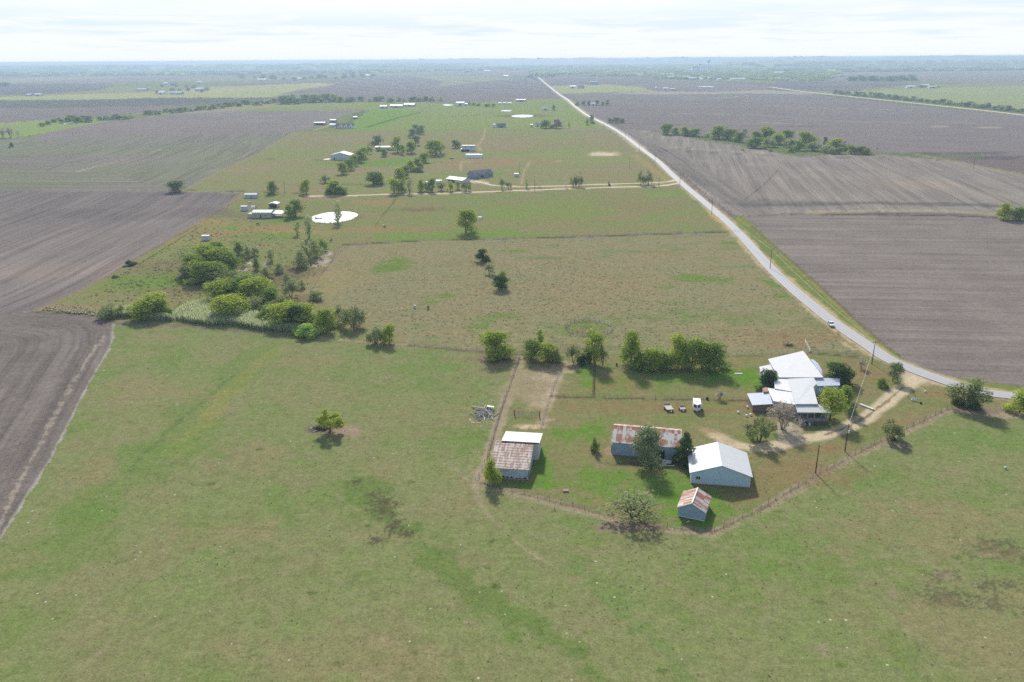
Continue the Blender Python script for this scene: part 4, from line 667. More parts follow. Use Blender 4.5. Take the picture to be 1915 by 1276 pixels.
def band(pts, th): 
    def f(r):
        t = r.random() * (len(pts) - 1); k = int(t); t -= k; return (pts[k][0] + (pts[k + 1][0] - pts[k][0]) * t, pts[k][1] + (pts[k + 1][1] - pts[k][1]) * t + r.uniform(-th, th))
    return f
mass('woods', 900, lambda r: (r.uniform(1000, 1560), 131 + r.gauss(0, 1) * 3.2 + 4 * r.random() + (3 if r.random() < .3 else 0)), (7, 13), (40, 120), 'dull', 'trees of the distant town as one mass', 1)
mass('woods', 420, lambda r: (r.uniform(1225, 1560), 144 + r.uniform(-5, 5)), (6, 11), (18, 40), 'elm' if 'elm' in LEAF else 'green', 'near edge of the town trees', 2)
mass('woods', 260, band([(900, 130), (1000, 128), (1100, 126), (1250, 125), (1400, 128)], 2), (10, 16), (90, 260), 'dull', 'tree belt behind the distant town', 3)
mass('woods', 300, band([(-300, 142), (0, 141), (300, 140), (640, 137), (860, 131), (1000, 128)], 1.6), (12, 20), (80, 220), 'dull', 'long dark tree belt across the left plain', 4)
mass('woods', 260, band([(-300, 132), (0, 131), (300, 128), (640, 127), (900, 123)], 3), (14, 24), (200, 600), 'dull', 'hazy woods near the left horizon', 5)
mass('woods', 260, band([(1440, 136), (1560, 134), (1700, 133), (1915, 131), (2300, 130)], 1.0), (12, 18), (80, 180), 'dull', 'dark tree belt beyond the right fields', 6)
mass('woods', 260, band([(1400, 124), (1700, 122), (1915, 120), (2300, 119)], 3), (14, 24), (200, 600), 'dull', 'hazy woods near the right horizon', 7)
mass('woods', 70, band([(1400, 149), (1440, 150), (1480, 150), (1535, 151)], 1), (6, 9), (16, 30), 'scrub', 'thin hedge left of the far east wood', 8)
mass('woods', 160, band([(600, 120), (900, 118), (1200, 117), (1500, 117), (1915, 114)], 1.5), (16, 26), (500, 1200), 'dull', 'last woods under the middle of the horizon', 9)
# reeds along the draw
def reeds(regions, n, lab):
    rg = random.Random(4); vs = []; fs = []; lf = []
    for i in range(n):
        poly = rg.choice(regions)
        while True:
            t = [rg.random() for _ in range(3)]; s = sum(t)
            a, b, c = rg.sample(range(len(poly)), 3); p = (Vector((*poly[a], 0)) * t[0] + Vector((*poly[b], 0)) * t[1] + Vector((*poly[c], 0)) * t[2]) / s; break
        h = rg.uniform(1.8, 3.2); ang = rg.uniform(0, 6.28); w = rg.uniform(.05, .12); lx, ly = rg.gauss(0, .35), rg.gauss(0, .35); b0 = len(vs); ca, sa = math.cos(ang) * w, math.sin(ang) * w
        vs += [(p.x - ca, p.y - sa, 0), (p.x + ca, p.y + sa, 0), (p.x + ca * 1.8 + lx * .5, p.y + sa * 1.8 + ly * .5, h * .62), (p.x - ca * 1.8 + lx * .5, p.y - sa * 1.8 + ly * .5, h * .62), (p.x + lx, p.y + ly, h)]
        fs += [(b0, b0 + 1, b0 + 2, b0 + 3), (b0 + 3, b0 + 2, b0 + 4)]; lf += [.0, .0, .7, .7, 1.0]
    me = bpy.data.meshes.new('reeds'); me.from_pydata(vs, [], fs); me.update(); at = me.attributes.new('leaf', 'FLOAT', 'POINT'); at.data.foreach_set('value', lf)
    me.materials.append(leafmat('reed_leaf', (.29, .325, .175), (.13, .14, .08), .4)); o = bpy.data.objects.new('reeds', me); COL.objects.link(o); o['kind'] = 'stuff'; o['label'] = lab; o['category'] = 'reeds'
reeds([W2([(318, 598), (345, 575), (390, 566), (408, 590), (370, 604)]), W2([(330, 600), (400, 592), (470, 606), (400, 611)]), W2([(440, 592), (500, 590), (512, 616), (470, 614)]), W2([(500, 600), (560, 614), (565, 624), (505, 617)]), W2([(196, 588), (250, 578), (262, 592), (215, 596)]), W2([(262, 592), (300, 596), (330, 601), (268, 600)]), W2([(395, 600), (480, 604), (562, 624), (480, 618)])], 21000, 'tall pale reeds fringing the wooded draw')
# ------------------------------------------------------------------ buildings
WHITE = mat('white_sheet_roof', (.59, .595, .60), .55, 0, .05, .6, ribs=('x', .9), ribbump=.45)
WHITEY = mat('white_sheet_roof_across', (.55, .555, .56), .55, 0, .05, .6, ribs=('y', .9), ribbump=.45)
WHITED = mat('weathered_white_roof', (.56, .56, .55), .55, 0, .08, .5, dirt=(.45, .43, .40))
GREYROOF = mat('grey_sheet_roof', (.42, .44, .47), .5, 0, .06, .7, ribs=('x', .6))
SHINGLE = mat('shingle_roof', (.14, .145, .16), .9, 0, .15, 2.0, bump=.2); SHINGLEB = mat('brown_shingle', (.26, .20, .19), .9, 0, .15, 2.0, bump=.2)
RUSTP = rusty('rust_panels', (.58, .56, .53), (.34, .115, .045), .29, .8, 4.2); RUSTO = rusty('rust_old', (.46, .42, .38), (.24, .12, .085), .33, .45, 1.1, 'x', 'y'); RUSTS = rusty('rust_streaks', (.52, .47, .43), (.30, .115, .065), .31, .35, 0, 'y', 'x')
BLUEW = mat('pale_blue_siding', (.45, .58, .64), .7, 0, .05, .5, ribs=('x', .3), ribbump=.4); BLUEG = mat('blue_grey_sheets', (.29, .39, .48), .7, 0, .12, .8, ribs=('x', .75), ribbump=.6, dirt=(.22, .28, .33))
TINW = mat('weathered_tin_wall', (.46, .53, .58), .6, 0, .15, 1.0, ribs=('x', .25), ribbump=.5, dirt=(.30, .24, .20)); OFFW = mat('off_white_wall', (.55, .55, .52), .8, 0, .06, 1.0, ribs=('x', .4)); PUREW = mat('white_paint', (.74, .74, .73), .6, 0, .03, 2.0)
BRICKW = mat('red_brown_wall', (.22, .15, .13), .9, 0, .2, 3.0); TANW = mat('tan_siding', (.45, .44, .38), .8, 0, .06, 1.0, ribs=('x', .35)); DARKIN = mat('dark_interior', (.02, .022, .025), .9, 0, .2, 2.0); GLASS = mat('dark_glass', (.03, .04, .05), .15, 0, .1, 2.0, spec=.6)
WOODG = mat('grey_weathered_wood', (.24, .22, .21), .9, 0, .25, 3.0, bump=.3); WOODL = mat('pale_lumber', (.46, .41, .34), .85, 0, .2, 4.0); POLEM = mat('creosoted_pole', (.085, .065, .055), .9, 0, .3, 2.0); POSTM = mat('old_post', (.12, .10, .085), .95, 0, .3, 3.0); STEEL = mat('galvanised_steel', (.38, .40, .42), .45, .6, .1, 3.0)
RUBBER = mat('black_rubber', (.018, .018, .019), .8, 0, .2, 4.0); BLUEH = mat('slate_blue_siding', (.25, .32, .42), .8, 0, .06, 1.0, ribs=('z', .25)); GALV = mat('grey_trim', (.5, .52, .53), .6, 0, .05, 2.0)
def frame(A, B, name, label, cat, group=None):
    """an Empty at the middle of the front wall's foot: x along the front, y to the back"""
    d = (B - A); w = d.length; return empty(name, (A + B) / 2, math.atan2(d.y, d.x), label, cat, group), w
def gwalls(b, w, D, e, r, axis, x0=None):
    h = w / 2
    if axis == 'y': b.add([(-h, 0, 0), (h, 0, 0), (h, 0, e), (0, 0, r), (-h, 0, e), (-h, D, 0), (h, D, 0), (h, D, e), (0, D, r), (-h, D, e)], [(0, 1, 2, 3, 4), (9, 8, 7, 6, 5), (1, 6, 7, 2), (5, 0, 4, 9)])
    else: b.add([(-h, 0, 0), (h, 0, 0), (h, 0, e), (-h, 0, e), (-h, D, 0), (h, D, 0), (h, D, e), (-h, D, e), (-h, D / 2, r), (h, D / 2, r)], [(0, 1, 2, 3), (5, 4, 7, 6), (1, 5, 6, 9, 2), (4, 0, 3, 8, 7)])
    return b
def gable(A, B, D, e, r, axis, wallm, roofm, name, label, cat, group=None, over=.35, th=.1, roofname='roof', lift=.06):
    root, w = frame(A, B, name, label, cat, group); h = w / 2 + over; o = over
    gwalls(MB(), w, D, e, r, axis).build('wall', wallm, root)
    b = MB(); k = lift + th
    if axis == 'y':
        q = (r - e) / (w / 2) * over
        b.slab([(-h, -o, e - q + k), (0, -o, r + k), (0, D + o, r + k), (-h, D + o, e - q + k)], th).slab([(0.002, -o, r + k), (h, -o, e - q + k), (h, D + o, e - q + k), (0.002, D + o, r + k)], th)
    else:
        q = (r - e) / (D / 2) * over
        b.slab([(-h, -o, e - q + k), (h, -o, e - q + k), (h, D / 2, r + k), (-h, D / 2, r + k)], th).slab([(-h, D / 2 + .002, r + k), (h, D / 2 + .002, r + k), (h, D + o, e - q + k), (-h, D + o, e - q + k)], th)
    b.build(roofname, roofm, root); return root, w
def opening(root, x0, x1, z0, z1, kind='window', y=0, face='front', trim=True, m=None):
    """a window or door set into the front wall (or a side wall at x = y)"""
    b = MB(); f = MB(); t = .09
    def bx(mb, a0, a1, c0, c1, d0, d1):
        if face == 'front': mb.box(a0, a1, y - d1, y - d0, c0, c1)
        else: s = 1 if face == 'right' else -1; mb.box(*(sorted((y + s * d0, y + s * d1))), a0, a1, c0, c1)
    bx(b, x0, x1, z0, z1, .0, .05); o = b.build(kind, m or (GLASS if kind == 'window' else DARKIN), root)
    if trim:
        bx(f, x0 - t, x1 + t, z1, z1 + t, .0, .09); bx(f, x0 - t, x1 + t, z0 - t, z0, .0, .09); bx(f, x0 - t, x0, z0, z1, .0, .09); bx(f, x1, x1 + t, z0, z1, .0, .09)
        if kind == 'window': bx(f, (x0 + x1) / 2 - .03, (x0 + x1) / 2 + .03, z0, z1, .051, .08)
        f.build('frame', PUREW, o)
    return o
# the white-roofed workshop
r_, w = gable(G(1291.3, 903.4), G(1402.1, 911.5), 12.2, 3.05, 5.5, 'y', BLUEW, WHITEY, 'workshop', 'large pale blue workshop with a bright white gable roof and one small window', 'workshop', over=.45)
opening(r_, -5.9, -4.9, 1.15, 2.05); b = MB(); [b.box(x - .08, x + .08, -.06, -.003, 0, 3.0) for x in (-w / 2 + .08, w / 2 - .08)]; b.build('corner_trim', PUREW, r_); MB().box(-w / 2 + .17, w / 2 - .17, -.05, -.003, .0, .28).build('base_trim', GALV, r_)
# small rusty shed
A, B = G(1267.5, 965), G(1317.4, 975); r_, w = gable(A, B, 6.9, 2.55, 4.1, 'y', BLUEG, RUSTS, 'shed', 'small blue-grey shed with a rusty gable roof and white verge trim', 'shed', over=.28)
b = MB(); t = .12; h = w / 2 + .3
b.slab([(-h, -.42, 2.50), (0, -.42, 4.30), (0, -.30, 4.30), (-h, -.30, 2.50)], .22).slab([(0.002, -.42, 4.30), (h, -.42, 2.50), (h, -.30, 2.50), (.002, -.30, 4.30)], .22); b.build('verge_trim', PUREW, r_); MB().box(-.14, .14, -.3, 7.1, 4.27, 4.36).build('ridge_cap', PUREW, r_)
MB().box(-w / 2, w / 2, -.05, -.003, 0, .16).build('sill_board', PUREW, r_)
# long rusty barn with blue-grey wall
r_, w = gable(G(1144.3, 850.2), G(1270, 861.5), 11.0, 3.75, 6.0, 'x', BLUEG, RUSTP, 'barn', 'long low barn with blue-grey walls and a patchy white and rust roof', 'barn', over=.3)
MB().box(-w / 2 - .35, -w / 2 - .003, 1.2, 9.6, 0, 2.4).build('stone_pier', mat('rubble', (.30, .26, .21), .9, 0, .4, 2.0, bump=.6), r_); MB().box(2.2, 5.0, -.05, -.002, 0, 2.6).build('door', DARKIN, r_)
# the barn by the stock pens: old rusty slope toward the viewer, new white slope behind
FR = G(987.8, 898); dv = Vector((-9.4, 1.35, 0)); FL = FR + dv; r_, w = frame(FL, FR, 'barn', 'barn by the pens with an old rusty front roof and a new white rear roof', 'barn')
h = w / 2; b = MB(); b.add([(-h, 0, 0), (h, 0, 0), (h, 0, 3.0), (-h, 0, 3.0), (-h, 10.8, 0), (h, 10.8, 0), (h, 10.8, 4.9), (-h, 10.8, 4.9)], [(0, 1, 2, 3), (1, 5, 6, 2), (4, 0, 3, 7)]); b.build('wall', TINW, r_)
b = MB(); b.add([(-h + 1.5, 10.81, 0), (h + 1.4, 10.81, 0), (h + 1.4, 10.81, 4.7), (-h + 1.5, 10.81, 4.7), (-h + 1.5, 18.2, 0), (h + 1.4, 18.2, 0), (h + 1.4, 18.2, 3.9), (-h + 1.5, 18.2, 3.9)], [(0, 1, 2, 3), (5, 4, 7, 6), (1, 5, 6, 2), (4, 0, 3, 7)]); b.build('rear_wall', OFFW, r_)
MB().slab([(-h - .35, -.4, 3.08), (h + .25, -.4, 3.08), (h + .25, 10.75, 5.1), (-h - .35, 10.75, 5.1)], .1).build('rusty_roof', RUSTO, r_)['label'] = 'brown rusted corrugated front slope'
MB().slab([(-h + 1.1, 10.4, 5.32), (h + 1.75, 10.4, 5.32), (h + 1.75, 18.5, 4.15), (-h + 1.1, 18.5, 4.15)], .1).build('white_roof', WHITED, r_)['label'] = 'new white rear slope'
MB().box(-h + .2, -h + .34, -.3, 10.6, 3.06, 3.3).build('gutter', GALV, r_) if False else None
rg = random.Random(3); b = MB()
for k in range(26): x = -h + .4 + k * (w - .8) / 25; s = rg.uniform(.15, .38); b.box(x - s * .6, x + s * .6, -.06 - s, -.004, -.05, s * 1.2)
b.build('rubble_footing', mat('rubble', (.3, .26, .21)), r_); [MB().box(x, x + rg.uniform(.3, .8), -.03, -.003, .25, .25 + rg.uniform(.15, .5)).build('hole', DARKIN, r_) for x in [-h + .6 + 1.1 * i for i in range(8)]]; MB().box(h + .003, h + .05, .6, 1.7, 0, 2.2).build('door', DARKIN, r_)
# the farmhouse: several white metal roofs at different heights
hr = empty('farmhouse', G(1500, 740), 0, 'white metal-roofed farmhouse with a porch, a blue-roofed wing and rambling additions', 'house'); hb = hr.location
def roofpoly(pts, th, m, name='roof', wall=None, inset=.45, wname='wall'):
    P_ = [G(x, y, z) - hb for x, y, z in pts]; o = MB().slab(P_, th).build(name, m, hr)
    if wall:
        c = sum(P_, Vector()) / len(P_); n = len(P_); Q = [p + (c - p).normalized() * inset for p in P_]; b = MB(); b.add([(p.x, p.y, 0) for p in Q] + [(p.x, p.y, p.z - th - .02) for p in Q], [(i, (i + 1) % n, (i + 1) % n + n, i + n) for i in range(n)]); b.build(wname, wall, hr)
    return o
HW = mat('house_roof', (.55, .555, .56), .55, 0, .04, .5, ribs=('x', .9), ribbump=.4); HW2 = mat('house_roof_grey', (.53, .54, .555), .5, 0, .04, .5, ribs=('x', .9), ribbump=.25); HWA = mat('porch_roof', (.56, .575, .57), .5, 0, .06, .5, ribs=('x', .5)); BLR = mat('pale_blue_roof', (.44, .48, .57), .45, 0, .05, .6, ribs=('y', .4))
roofpoly([(1436.4, 671.7, 3.1), (1502, 656.2, 3.3), (1540, 705.6, 4.1), (1456, 706, 4.0)], .14, HW, wall=OFFW)
roofpoly([(1420, 686, 2.7), (1441, 681.8, 2.9), (1449, 697, 2.9), (1423, 702, 2.7)], .1, HW, 'lean_to_roof', OFFW)
roofpoly([(1515.5, 671.5, 2.7), (1522, 673, 2.65), (1530, 680, 2.6), (1537, 692, 2.6), (1538, 701, 2.8), (1530, 692, 3.0)], .08, BLR, 'awning')
roofpoly([(1473.8, 708.4, 4.4), (1521.8, 706.3, 4.4), (1528, 717, 4.35), (1521, 724, 4.4), (1529.6, 755.7, 4.7), (1487.2, 755.7, 4.7)], .14, HW2, 'roof', OFFW)
roofpoly([(1447, 708.5, 3.6), (1473.6, 709.5, 4.1), (1484, 733, 4.25), (1449, 727, 3.7)], .1, HW, 'roof', OFFW)
roofpoly([(1435, 725.4, 3.1), (1484, 733.2, 4.1), (1487, 757, 4.3), (1446, 750, 3.2)], .1, HW2, 'roof', OFFW)
roofpoly([(1486.5, 756, 4.35), (1530, 756, 4.35), (1558.5, 772, 3.5), (1491.5, 771.2, 3.5)], .1, HWA, 'porch_roof')
roofpoly([(1526, 707, 3.4), (1570.5, 707.7, 3.4), (1570.8, 721, 3.1), (1524, 722, 3.1)], .1, BLR, 'wing_roof', mat('blue_wing_wall', (.38, .47, .52), .8, 0, .05, 1.0, ribs=('z', .3)), wname='wing_wall')
roofpoly([(1397, 736, 2.7), (1439, 733.8, 2.8), (1445, 755.7, 2.5), (1406.8, 757.8, 2.4)], .1, mat('low_porch_roof', (.50, .54, .60), .5, 0, .05, .5, ribs=('x', .7)), 'low_roof', BRICKW, .6)
# porch front: screen wall, deck, posts, stairs
a, c = G(1494, 795.5) - hb, G(1550, 796.6) - hb; yb = a.y + 5.2
MB().box(a.x + 2.4, c.x - .1, a.y + .02, a.y + .12, .1, 1.15).build('deck_skirt', mat('dark_skirt', (.10, .085, .09), .9, 0, .2, 2.0), hr); MB().box(a.x + .1, c.x, a.y, yb, 1.16, 1.30).build('deck', WOODG, hr); MB().box(a.x + .2, c.x - .2, yb + .02, yb + .2, 0, 4.2).build('wall', OFFW, hr); MB().box(a.x + 2.2, c.x - .3, yb - .06, yb + .01, 1.35, 3.6).build('screen', DARKIN, hr)
for k in range(5): x = a.x + .2 + k * (c.x - a.x - .4) / 4; MB().box(x - .07, x + .07, a.y + .05, a.y + .19, 1.3, 3.5).build('post', WOODG, hr)
b = MB(); b.box(a.x + 2.4, c.x - .1, a.y + .03, a.y + .10, 2.1, 2.2); b.box(a.x + 2.4, c.x - .1, a.y + .05, a.y + .09, 1.35, 2.08); b.build('railing', mat('grey_rail', (.20, .20, .24), .8, 0, .1, 2.0), hr)
st = MB(); [st.box(a.x + 1.4 - .3 * k - .3, a.x + 1.4 - .3 * k, a.y - 1.2, a.y - .02, 0, 1.12 - .2 * k) for k in range(5)]; so = st.build('stair', WOODG, hr); b = MB(); [b.tube([(a.x + 1.4, y, 2.1), (a.x - .2, y, 1.1)], .05) for y in (a.y - 1.15, a.y - .1)]; b.build('handrail', GALV, so)
roofpoly([(1426, 726, 3.3), (1434, 724, 3.3), (1437, 732, 3.3), (1428, 733, 3.3)], 3.2, mat('chimney_brick', (.36, .22, .18), .9, 0, .15, 4.0), 'chimney')
tag(MB().tube([G(1505, 795.6) + Vector((0, 0, .0)), G(1505, 795.6) + Vector((0, 0, .7))], .28, 10).build('bucket', PUREW), 'white drum beside the porch stairs at their lower end', 'drum'); tag(MB().tube([G(1513.5, 795.8), G(1513.5, 795.8) + Vector((0, 0, .75))], .25, 10).build('bucket', PUREW), 'white drum under the porch rail right of the stairs', 'drum')
# ---- smallholdings in the middle distance
def small(x0, x1, yb, D, e, r, axis, wm, rm, name, label, cat, group=None, ops=(), over=.25, y1=None):
    root, w = gable(G(x0, yb), G(x1, y1 or yb), D, e, r, axis, wm, rm, name, label, cat, group, over=over, th=.12)
    for q in ops: opening(root, w * q[0], w * q[1], q[2], q[3], q[4], trim=len(q) < 6, **(q[5] if len(q) > 5 else {}))
    return root, w
CRM = mat('cream_roof', (.60, .61, .55), .6, 0, .05, .6, ribs=('x', .8)); GRN = mat('pale_green_trim', (.42, .50, .47), .7, 0, .06, 1.0)
r_, w = small(472, 508, 408, 9, 3.6, 4.7, 'x', TANW, CRM, 'mobile_home', 'tan mobile home with a cream roof and an open porch on one end', 'mobile home', ops=[(-.1, -.02, 0, 2.1, 'door'), (.15, .24, 1.2, 2.1, 'window'), (-.38, -.28, 1.2, 2.1, 'window')])
MB().slab([(w / 2 + .3, .5, 3.1), (w / 2 + 6, 1.2, 2.5), (w / 2 + 10, 9.2, 3.2), (w / 2 + .3, 9.2, 3.8)], .1).build('porch_roof', mat('porch_blue', (.42, .50, .52), .6, 0, .06, .5, ribs=('x', .6)), r_); b = MB(); [b.tube([(w / 2 + q[0], q[1], 0), (w / 2 + q[0], q[1], q[2])], .07) for q in ((5.7, 1.4, 2.4), (9.6, 8.9, 3.0), (7.6, 5, 2.7))]; b.build('post', PUREW, r_); MB().box(w / 2 + .1, w / 2 + 5.2, 1.2, 8, 0, .5).build('deck', WOODG, r_); MB().box(-w / 2 - 3.4, -w / 2 - .01, .4, 7, 0, 2.7).build('annex', TANW, r_)
small(503, 519, 389, 6, 2.8, 3.6, 'y', mat('pinkish_white', (.52, .47, .47), .8), WHITEY, 'shed', 'white shed with a dark open front behind the tan mobile home', 'shed', ops=[(-.45, .42, .1, 2.6, 'door')])
small(451, 462, 394.5, 3.4, 3.0, 3.3, 'x', mat('bluish_white', (.52, .57, .70), .7), GREYROOF, 'shed', 'small bluish white box shed between the field edge and white tank', 'shed')
small(457.5, 480, 371, 4.6, 2.7, 3.4, 'x', mat('light_blue_home', (.42, .55, .62), .8, 0, .05, 1.0, ribs=('x', .4)), WHITED, 'mobile_home', 'light blue mobile home by the field corner with a white roof', 'mobile home', ops=[(.02, .1, 0, 2.0, 'door'), (-.35, -.26, 1.0, 1.9, 'window'), (.28, .36, 1.0, 1.9, 'window')])
small(377, 391, 450, 3.0, 2.6, 2.75, 'x', OFFW, WHITED, 'container', 'plain white storage box standing in the grass above the thicket', 'storage box', over=.05, ops=[(.2, .42, .1, 2.3, 'door', {'m': GALV})])
r_, w = small(618.5, 655, 299, 16, 4.6, 7.4, 'y', mat('white_barn_wall', (.56, .60, .66), .7, 0, .04, 1.0, ribs=('x', .8)), WHITEY, 'metal_barn', 'white metal barn with a small dark door beside the slanting hedge', 'barn', ops=[(-.33, -.27, 0, 2.6, 'door')], y1=299)
MB().slab([(-w / 2 - 8, -3, .5), (-w / 2 - 1, -2, .6), (-w / 2 - .5, 5, .6), (-w / 2 - 6, 4, .5)], .5).build('loading_ramp', WHITED, r_)
small(702, 740, 281.5, 8, 3.6, 4.6, 'x', mat('cream_wall', (.50, .47, .42), .8), WHITE, 'mobile_home', 'long white-roofed mobile home among trees beyond the metal barn', 'mobile home', ops=[(-.46, -.36, .2, 2.8, 'door'), (.1, .16, 1.2, 2.2, 'window')])
r_, w = small(862, 888, 284, 9, 2.8, 3.2, 'x', OFFW, WHITE, 'barn', 'two-tier white barn with a raised centre and open front', 'barn', ops=[(-.48, .1, .2, 2.5, 'door')])
gwalls(MB(), w * .96, 5, 4.6, 5.2, 'x').build('upper_wall', WHITE, r_, loc=(0, 5, 1.2)); MB().box(-w * .48 - .2, w * .48 + .2, 4.7, 10.3, 6.3, 6.45).build('upper_roof', WHITE, r_); opening(r_, -w * .28, -w * .2, 4.2, 5.2, 'window', y=4.98); opening(r_, w * .2, w * .28, 4.2, 5.2, 'window', y=4.98)
def hoop(x0, x1, yb, rad, name, label, cat, m, endm, ends=True):
    A, B = G(x0, yb), G(x1, yb); root, w = frame(A, B, name, label, cat); b = MB(); n = 14; v = []
    for x in (-w / 2, w / 2):
        for k in range(n + 1): t = math.pi * k / n; v.append((x, rad - math.cos(t) * rad, math.sin(t) * rad * 1.1))
    b.add(v, [(k, k + 1, n + 2 + k, n + 1 + k) for k in range(n)]); b.build('cover', m, root, smooth=True); b = MB(); b.add(v, [tuple(range(n + 1)), tuple(range(2 * n + 1, n, -1))]); b.build('end_panel', endm, root); return root, w
hoop(871, 901.5, 296, 3.6, 'hoop_house', 'long white rounded hoop house in front of the two-tier barn', 'hoop house', mat('white_plastic', (.70, .70, .72), .4), GREYROOF)
r_, w = hoop(893.5, 901, 411, 1.6, 'hut', 'small white rounded hut with a dark mouth beside the lone meadow tree', 'hut', PUREW, DARKIN)
hoop(469, 477, 390.5, 1.6, 'tank', 'white rounded tank between the box shed and tan mobile home', 'tank', PUREW, WOODG); hoop(464, 469, 380.5, 1.1, 'tank', 'smaller pale tank in the grass behind the white rounded tank', 'tank', GRN, GRN)
# the slate blue house with two front gables
r_, w = small(886, 922, 334.5, 10, 3.1, 6.2, 'x', BLUEH, SHINGLE, 'house', 'slate blue house with a dark shingle roof and two white-trimmed front gables', 'house', y1=330.5, over=.5)
for gx, nm in ((-w * .38, 0), (w * .08, 1)):
    g2 = MB(); gw = 4.6; g2.add([(gx - gw / 2, -1.6, 0), (gx + gw / 2, -1.6, 0), (gx + gw / 2, -1.6, 3.1), (gx, -1.6, 5.1), (gx - gw / 2, -1.6, 3.1), (gx - gw / 2, -.01, 0), (gx + gw / 2, -.01, 0), (gx + gw / 2, -.01, 3.1), (gx, -.01, 5.1), (gx - gw / 2, -.01, 3.1)], [(0, 1, 2, 3, 4), (1, 6, 7, 2), (5, 0, 4, 9)]); g2.build('gable', BLUEH, r_)
    MB().slab([(gx - gw / 2 - .4, -1.9, 2.95), (gx, -1.9, 5.3), (gx, 4.2, 5.3), (gx - gw / 2 - .4, 1.5, 2.95)], .1).slab([(gx + .002, -1.9, 5.3), (gx + gw / 2 + .4, -1.9, 2.95), (gx + gw / 2 + .4, 1.5, 2.95), (gx + .002, 4.2, 5.3)], .1).build('gable_roof', SHINGLE, r_); opening(r_, gx - .6, gx + .6, .8, 2.7, 'window', y=-1.61)
opening(r_, w * .28, w * .34, 1, 2.3); opening(r_, w * .4, w * .46, 1, 2.3); opening(r_, -w * .12, -w * .04, 0, 2.3, 'door')
r_, w = frame(G(836, 340), G(866, 343.5), 'carport', 'low white-roofed open garage left of the slate blue house', 'garage'); gwalls(MB(), w, 9, 2.6, 4.2, 'x').build('wall', mat('white_barn_wall', (.56, .60, .66)), r_); MB().slab([(-w / 2 - .8, -.8, 2.5), (w / 2 + .5, -.8, 2.5), (w / 2 + .5, 4.5, 4.4), (-w / 2 - .8, 4.5, 4.4)], .12).slab([(-w / 2 - .8, 4.502, 4.4), (w / 2 + .5, 4.502, 4.4), (w / 2 + 3, 9.8, 2.5), (-w / 2 - .8, 9.8, 2.5)], .12).build('roof', WHITE, r_); MB().box(-w * .42, -w * .05, -.08, -.004, 0, 2.3).build('door', DARKIN, r_)
small(962, 969.5, 331, 3, 2.6, 3.0, 'x', OFFW, WHITED, 'shed', 'tiny white shed alone right of the slate blue house', 'shed', ops=[(-.2, .2, 0, 2, 'door', {'m': GALV})]); small(797, 803, 347, 2.6, 2.6, 3.0, 'x', PUREW, WHITED, 'shed', 'white hut glimpsed between the trees of the lane row', 'shed'); small(815, 826, 343.5, 4, 2.2, 2.8, 'x', PUREW, WHITE, 'shed', 'white-roofed hut at the right of the lane row trees', 'shed')
# farm with gables far left
r_, w = small(627, 661, 240.5, 10, 3.4, 7.0, 'x', PUREW, SHINGLEB, 'farmhouse', 'white farmhouse with a brown roof and three pointed gables', 'house', over=.4, ops=[(-.44, -.38, .3, 2.4, 'window'), (-.3, -.24, .3, 2.4, 'window')])
for gx in (-w * .18, w * .1, w * .36):
    b = MB(); b.add([(gx - 3, -1.5, 0), (gx + 3, -1.5, 0), (gx + 3, -1.5, 3.4), (gx, -1.5, 6.4), (gx - 3, -1.5, 3.4), (gx - 3, 0, 0), (gx + 3, 0, 0), (gx + 3, 0, 3.4), (gx, 0, 6.4), (gx - 3, 0, 3.4)], [(0, 1, 2, 3, 4), (1, 6, 7, 2), (5, 0, 4, 9)]); b.build('gable', PUREW, r_); MB().slab([(gx - 3.3, -1.7, 3.3), (gx, -1.7, 6.6), (gx, 3, 6.6), (gx - 3.3, 1, 3.3)], .1).slab([(gx + .002, -1.7, 6.6), (gx + 3.3, -1.7, 3.3), (gx + 3.3, 1, 3.3), (gx + .002, 3, 6.6)], .1).build('gable_roof', SHINGLEB, r_); opening(r_, gx - .7, gx + .7, .6, 2.6, 'window', y=-1.51)
small(616, 629, 238, 9, 3.6, 5.2, 'x', mat('bluish_white', (.52, .57, .70)), WHITED, 'garage', 'pale garage at the left end of the gabled farmhouse', 'garage', ops=[(-.3, .3, .1, 2.7, 'door', {'m': GALV})]); small(587, 608, 234.5, 9, 4, 4.8, 'x', mat('blue_shadow_wall', (.25, .33, .40), .8), WHITED, 'shed', 'long shed with shade-coloured walls and a white roof at the field edge', 'shed', ops=[(-.3, .3, .1, 3.2, 'door')]); small(617, 628, 230, 8, 4.4, 5.6, 'x', BLUEH, WHITE, 'shed', 'white-roofed shed behind the gabled farmhouse', 'shed', ops=[(-.1, .2, .1, 3, 'door')]); small(660, 668, 222.5, 8, 3, 4, 'x', BLUEG, WHITED, 'shed', 'small white-roofed shed alone in the bright green pasture corner', 'shed', ops=[(-.4, .4, .1, 2.4, 'door')])  # field-edge shed: bluish shade of the sunless front put into the wall colour
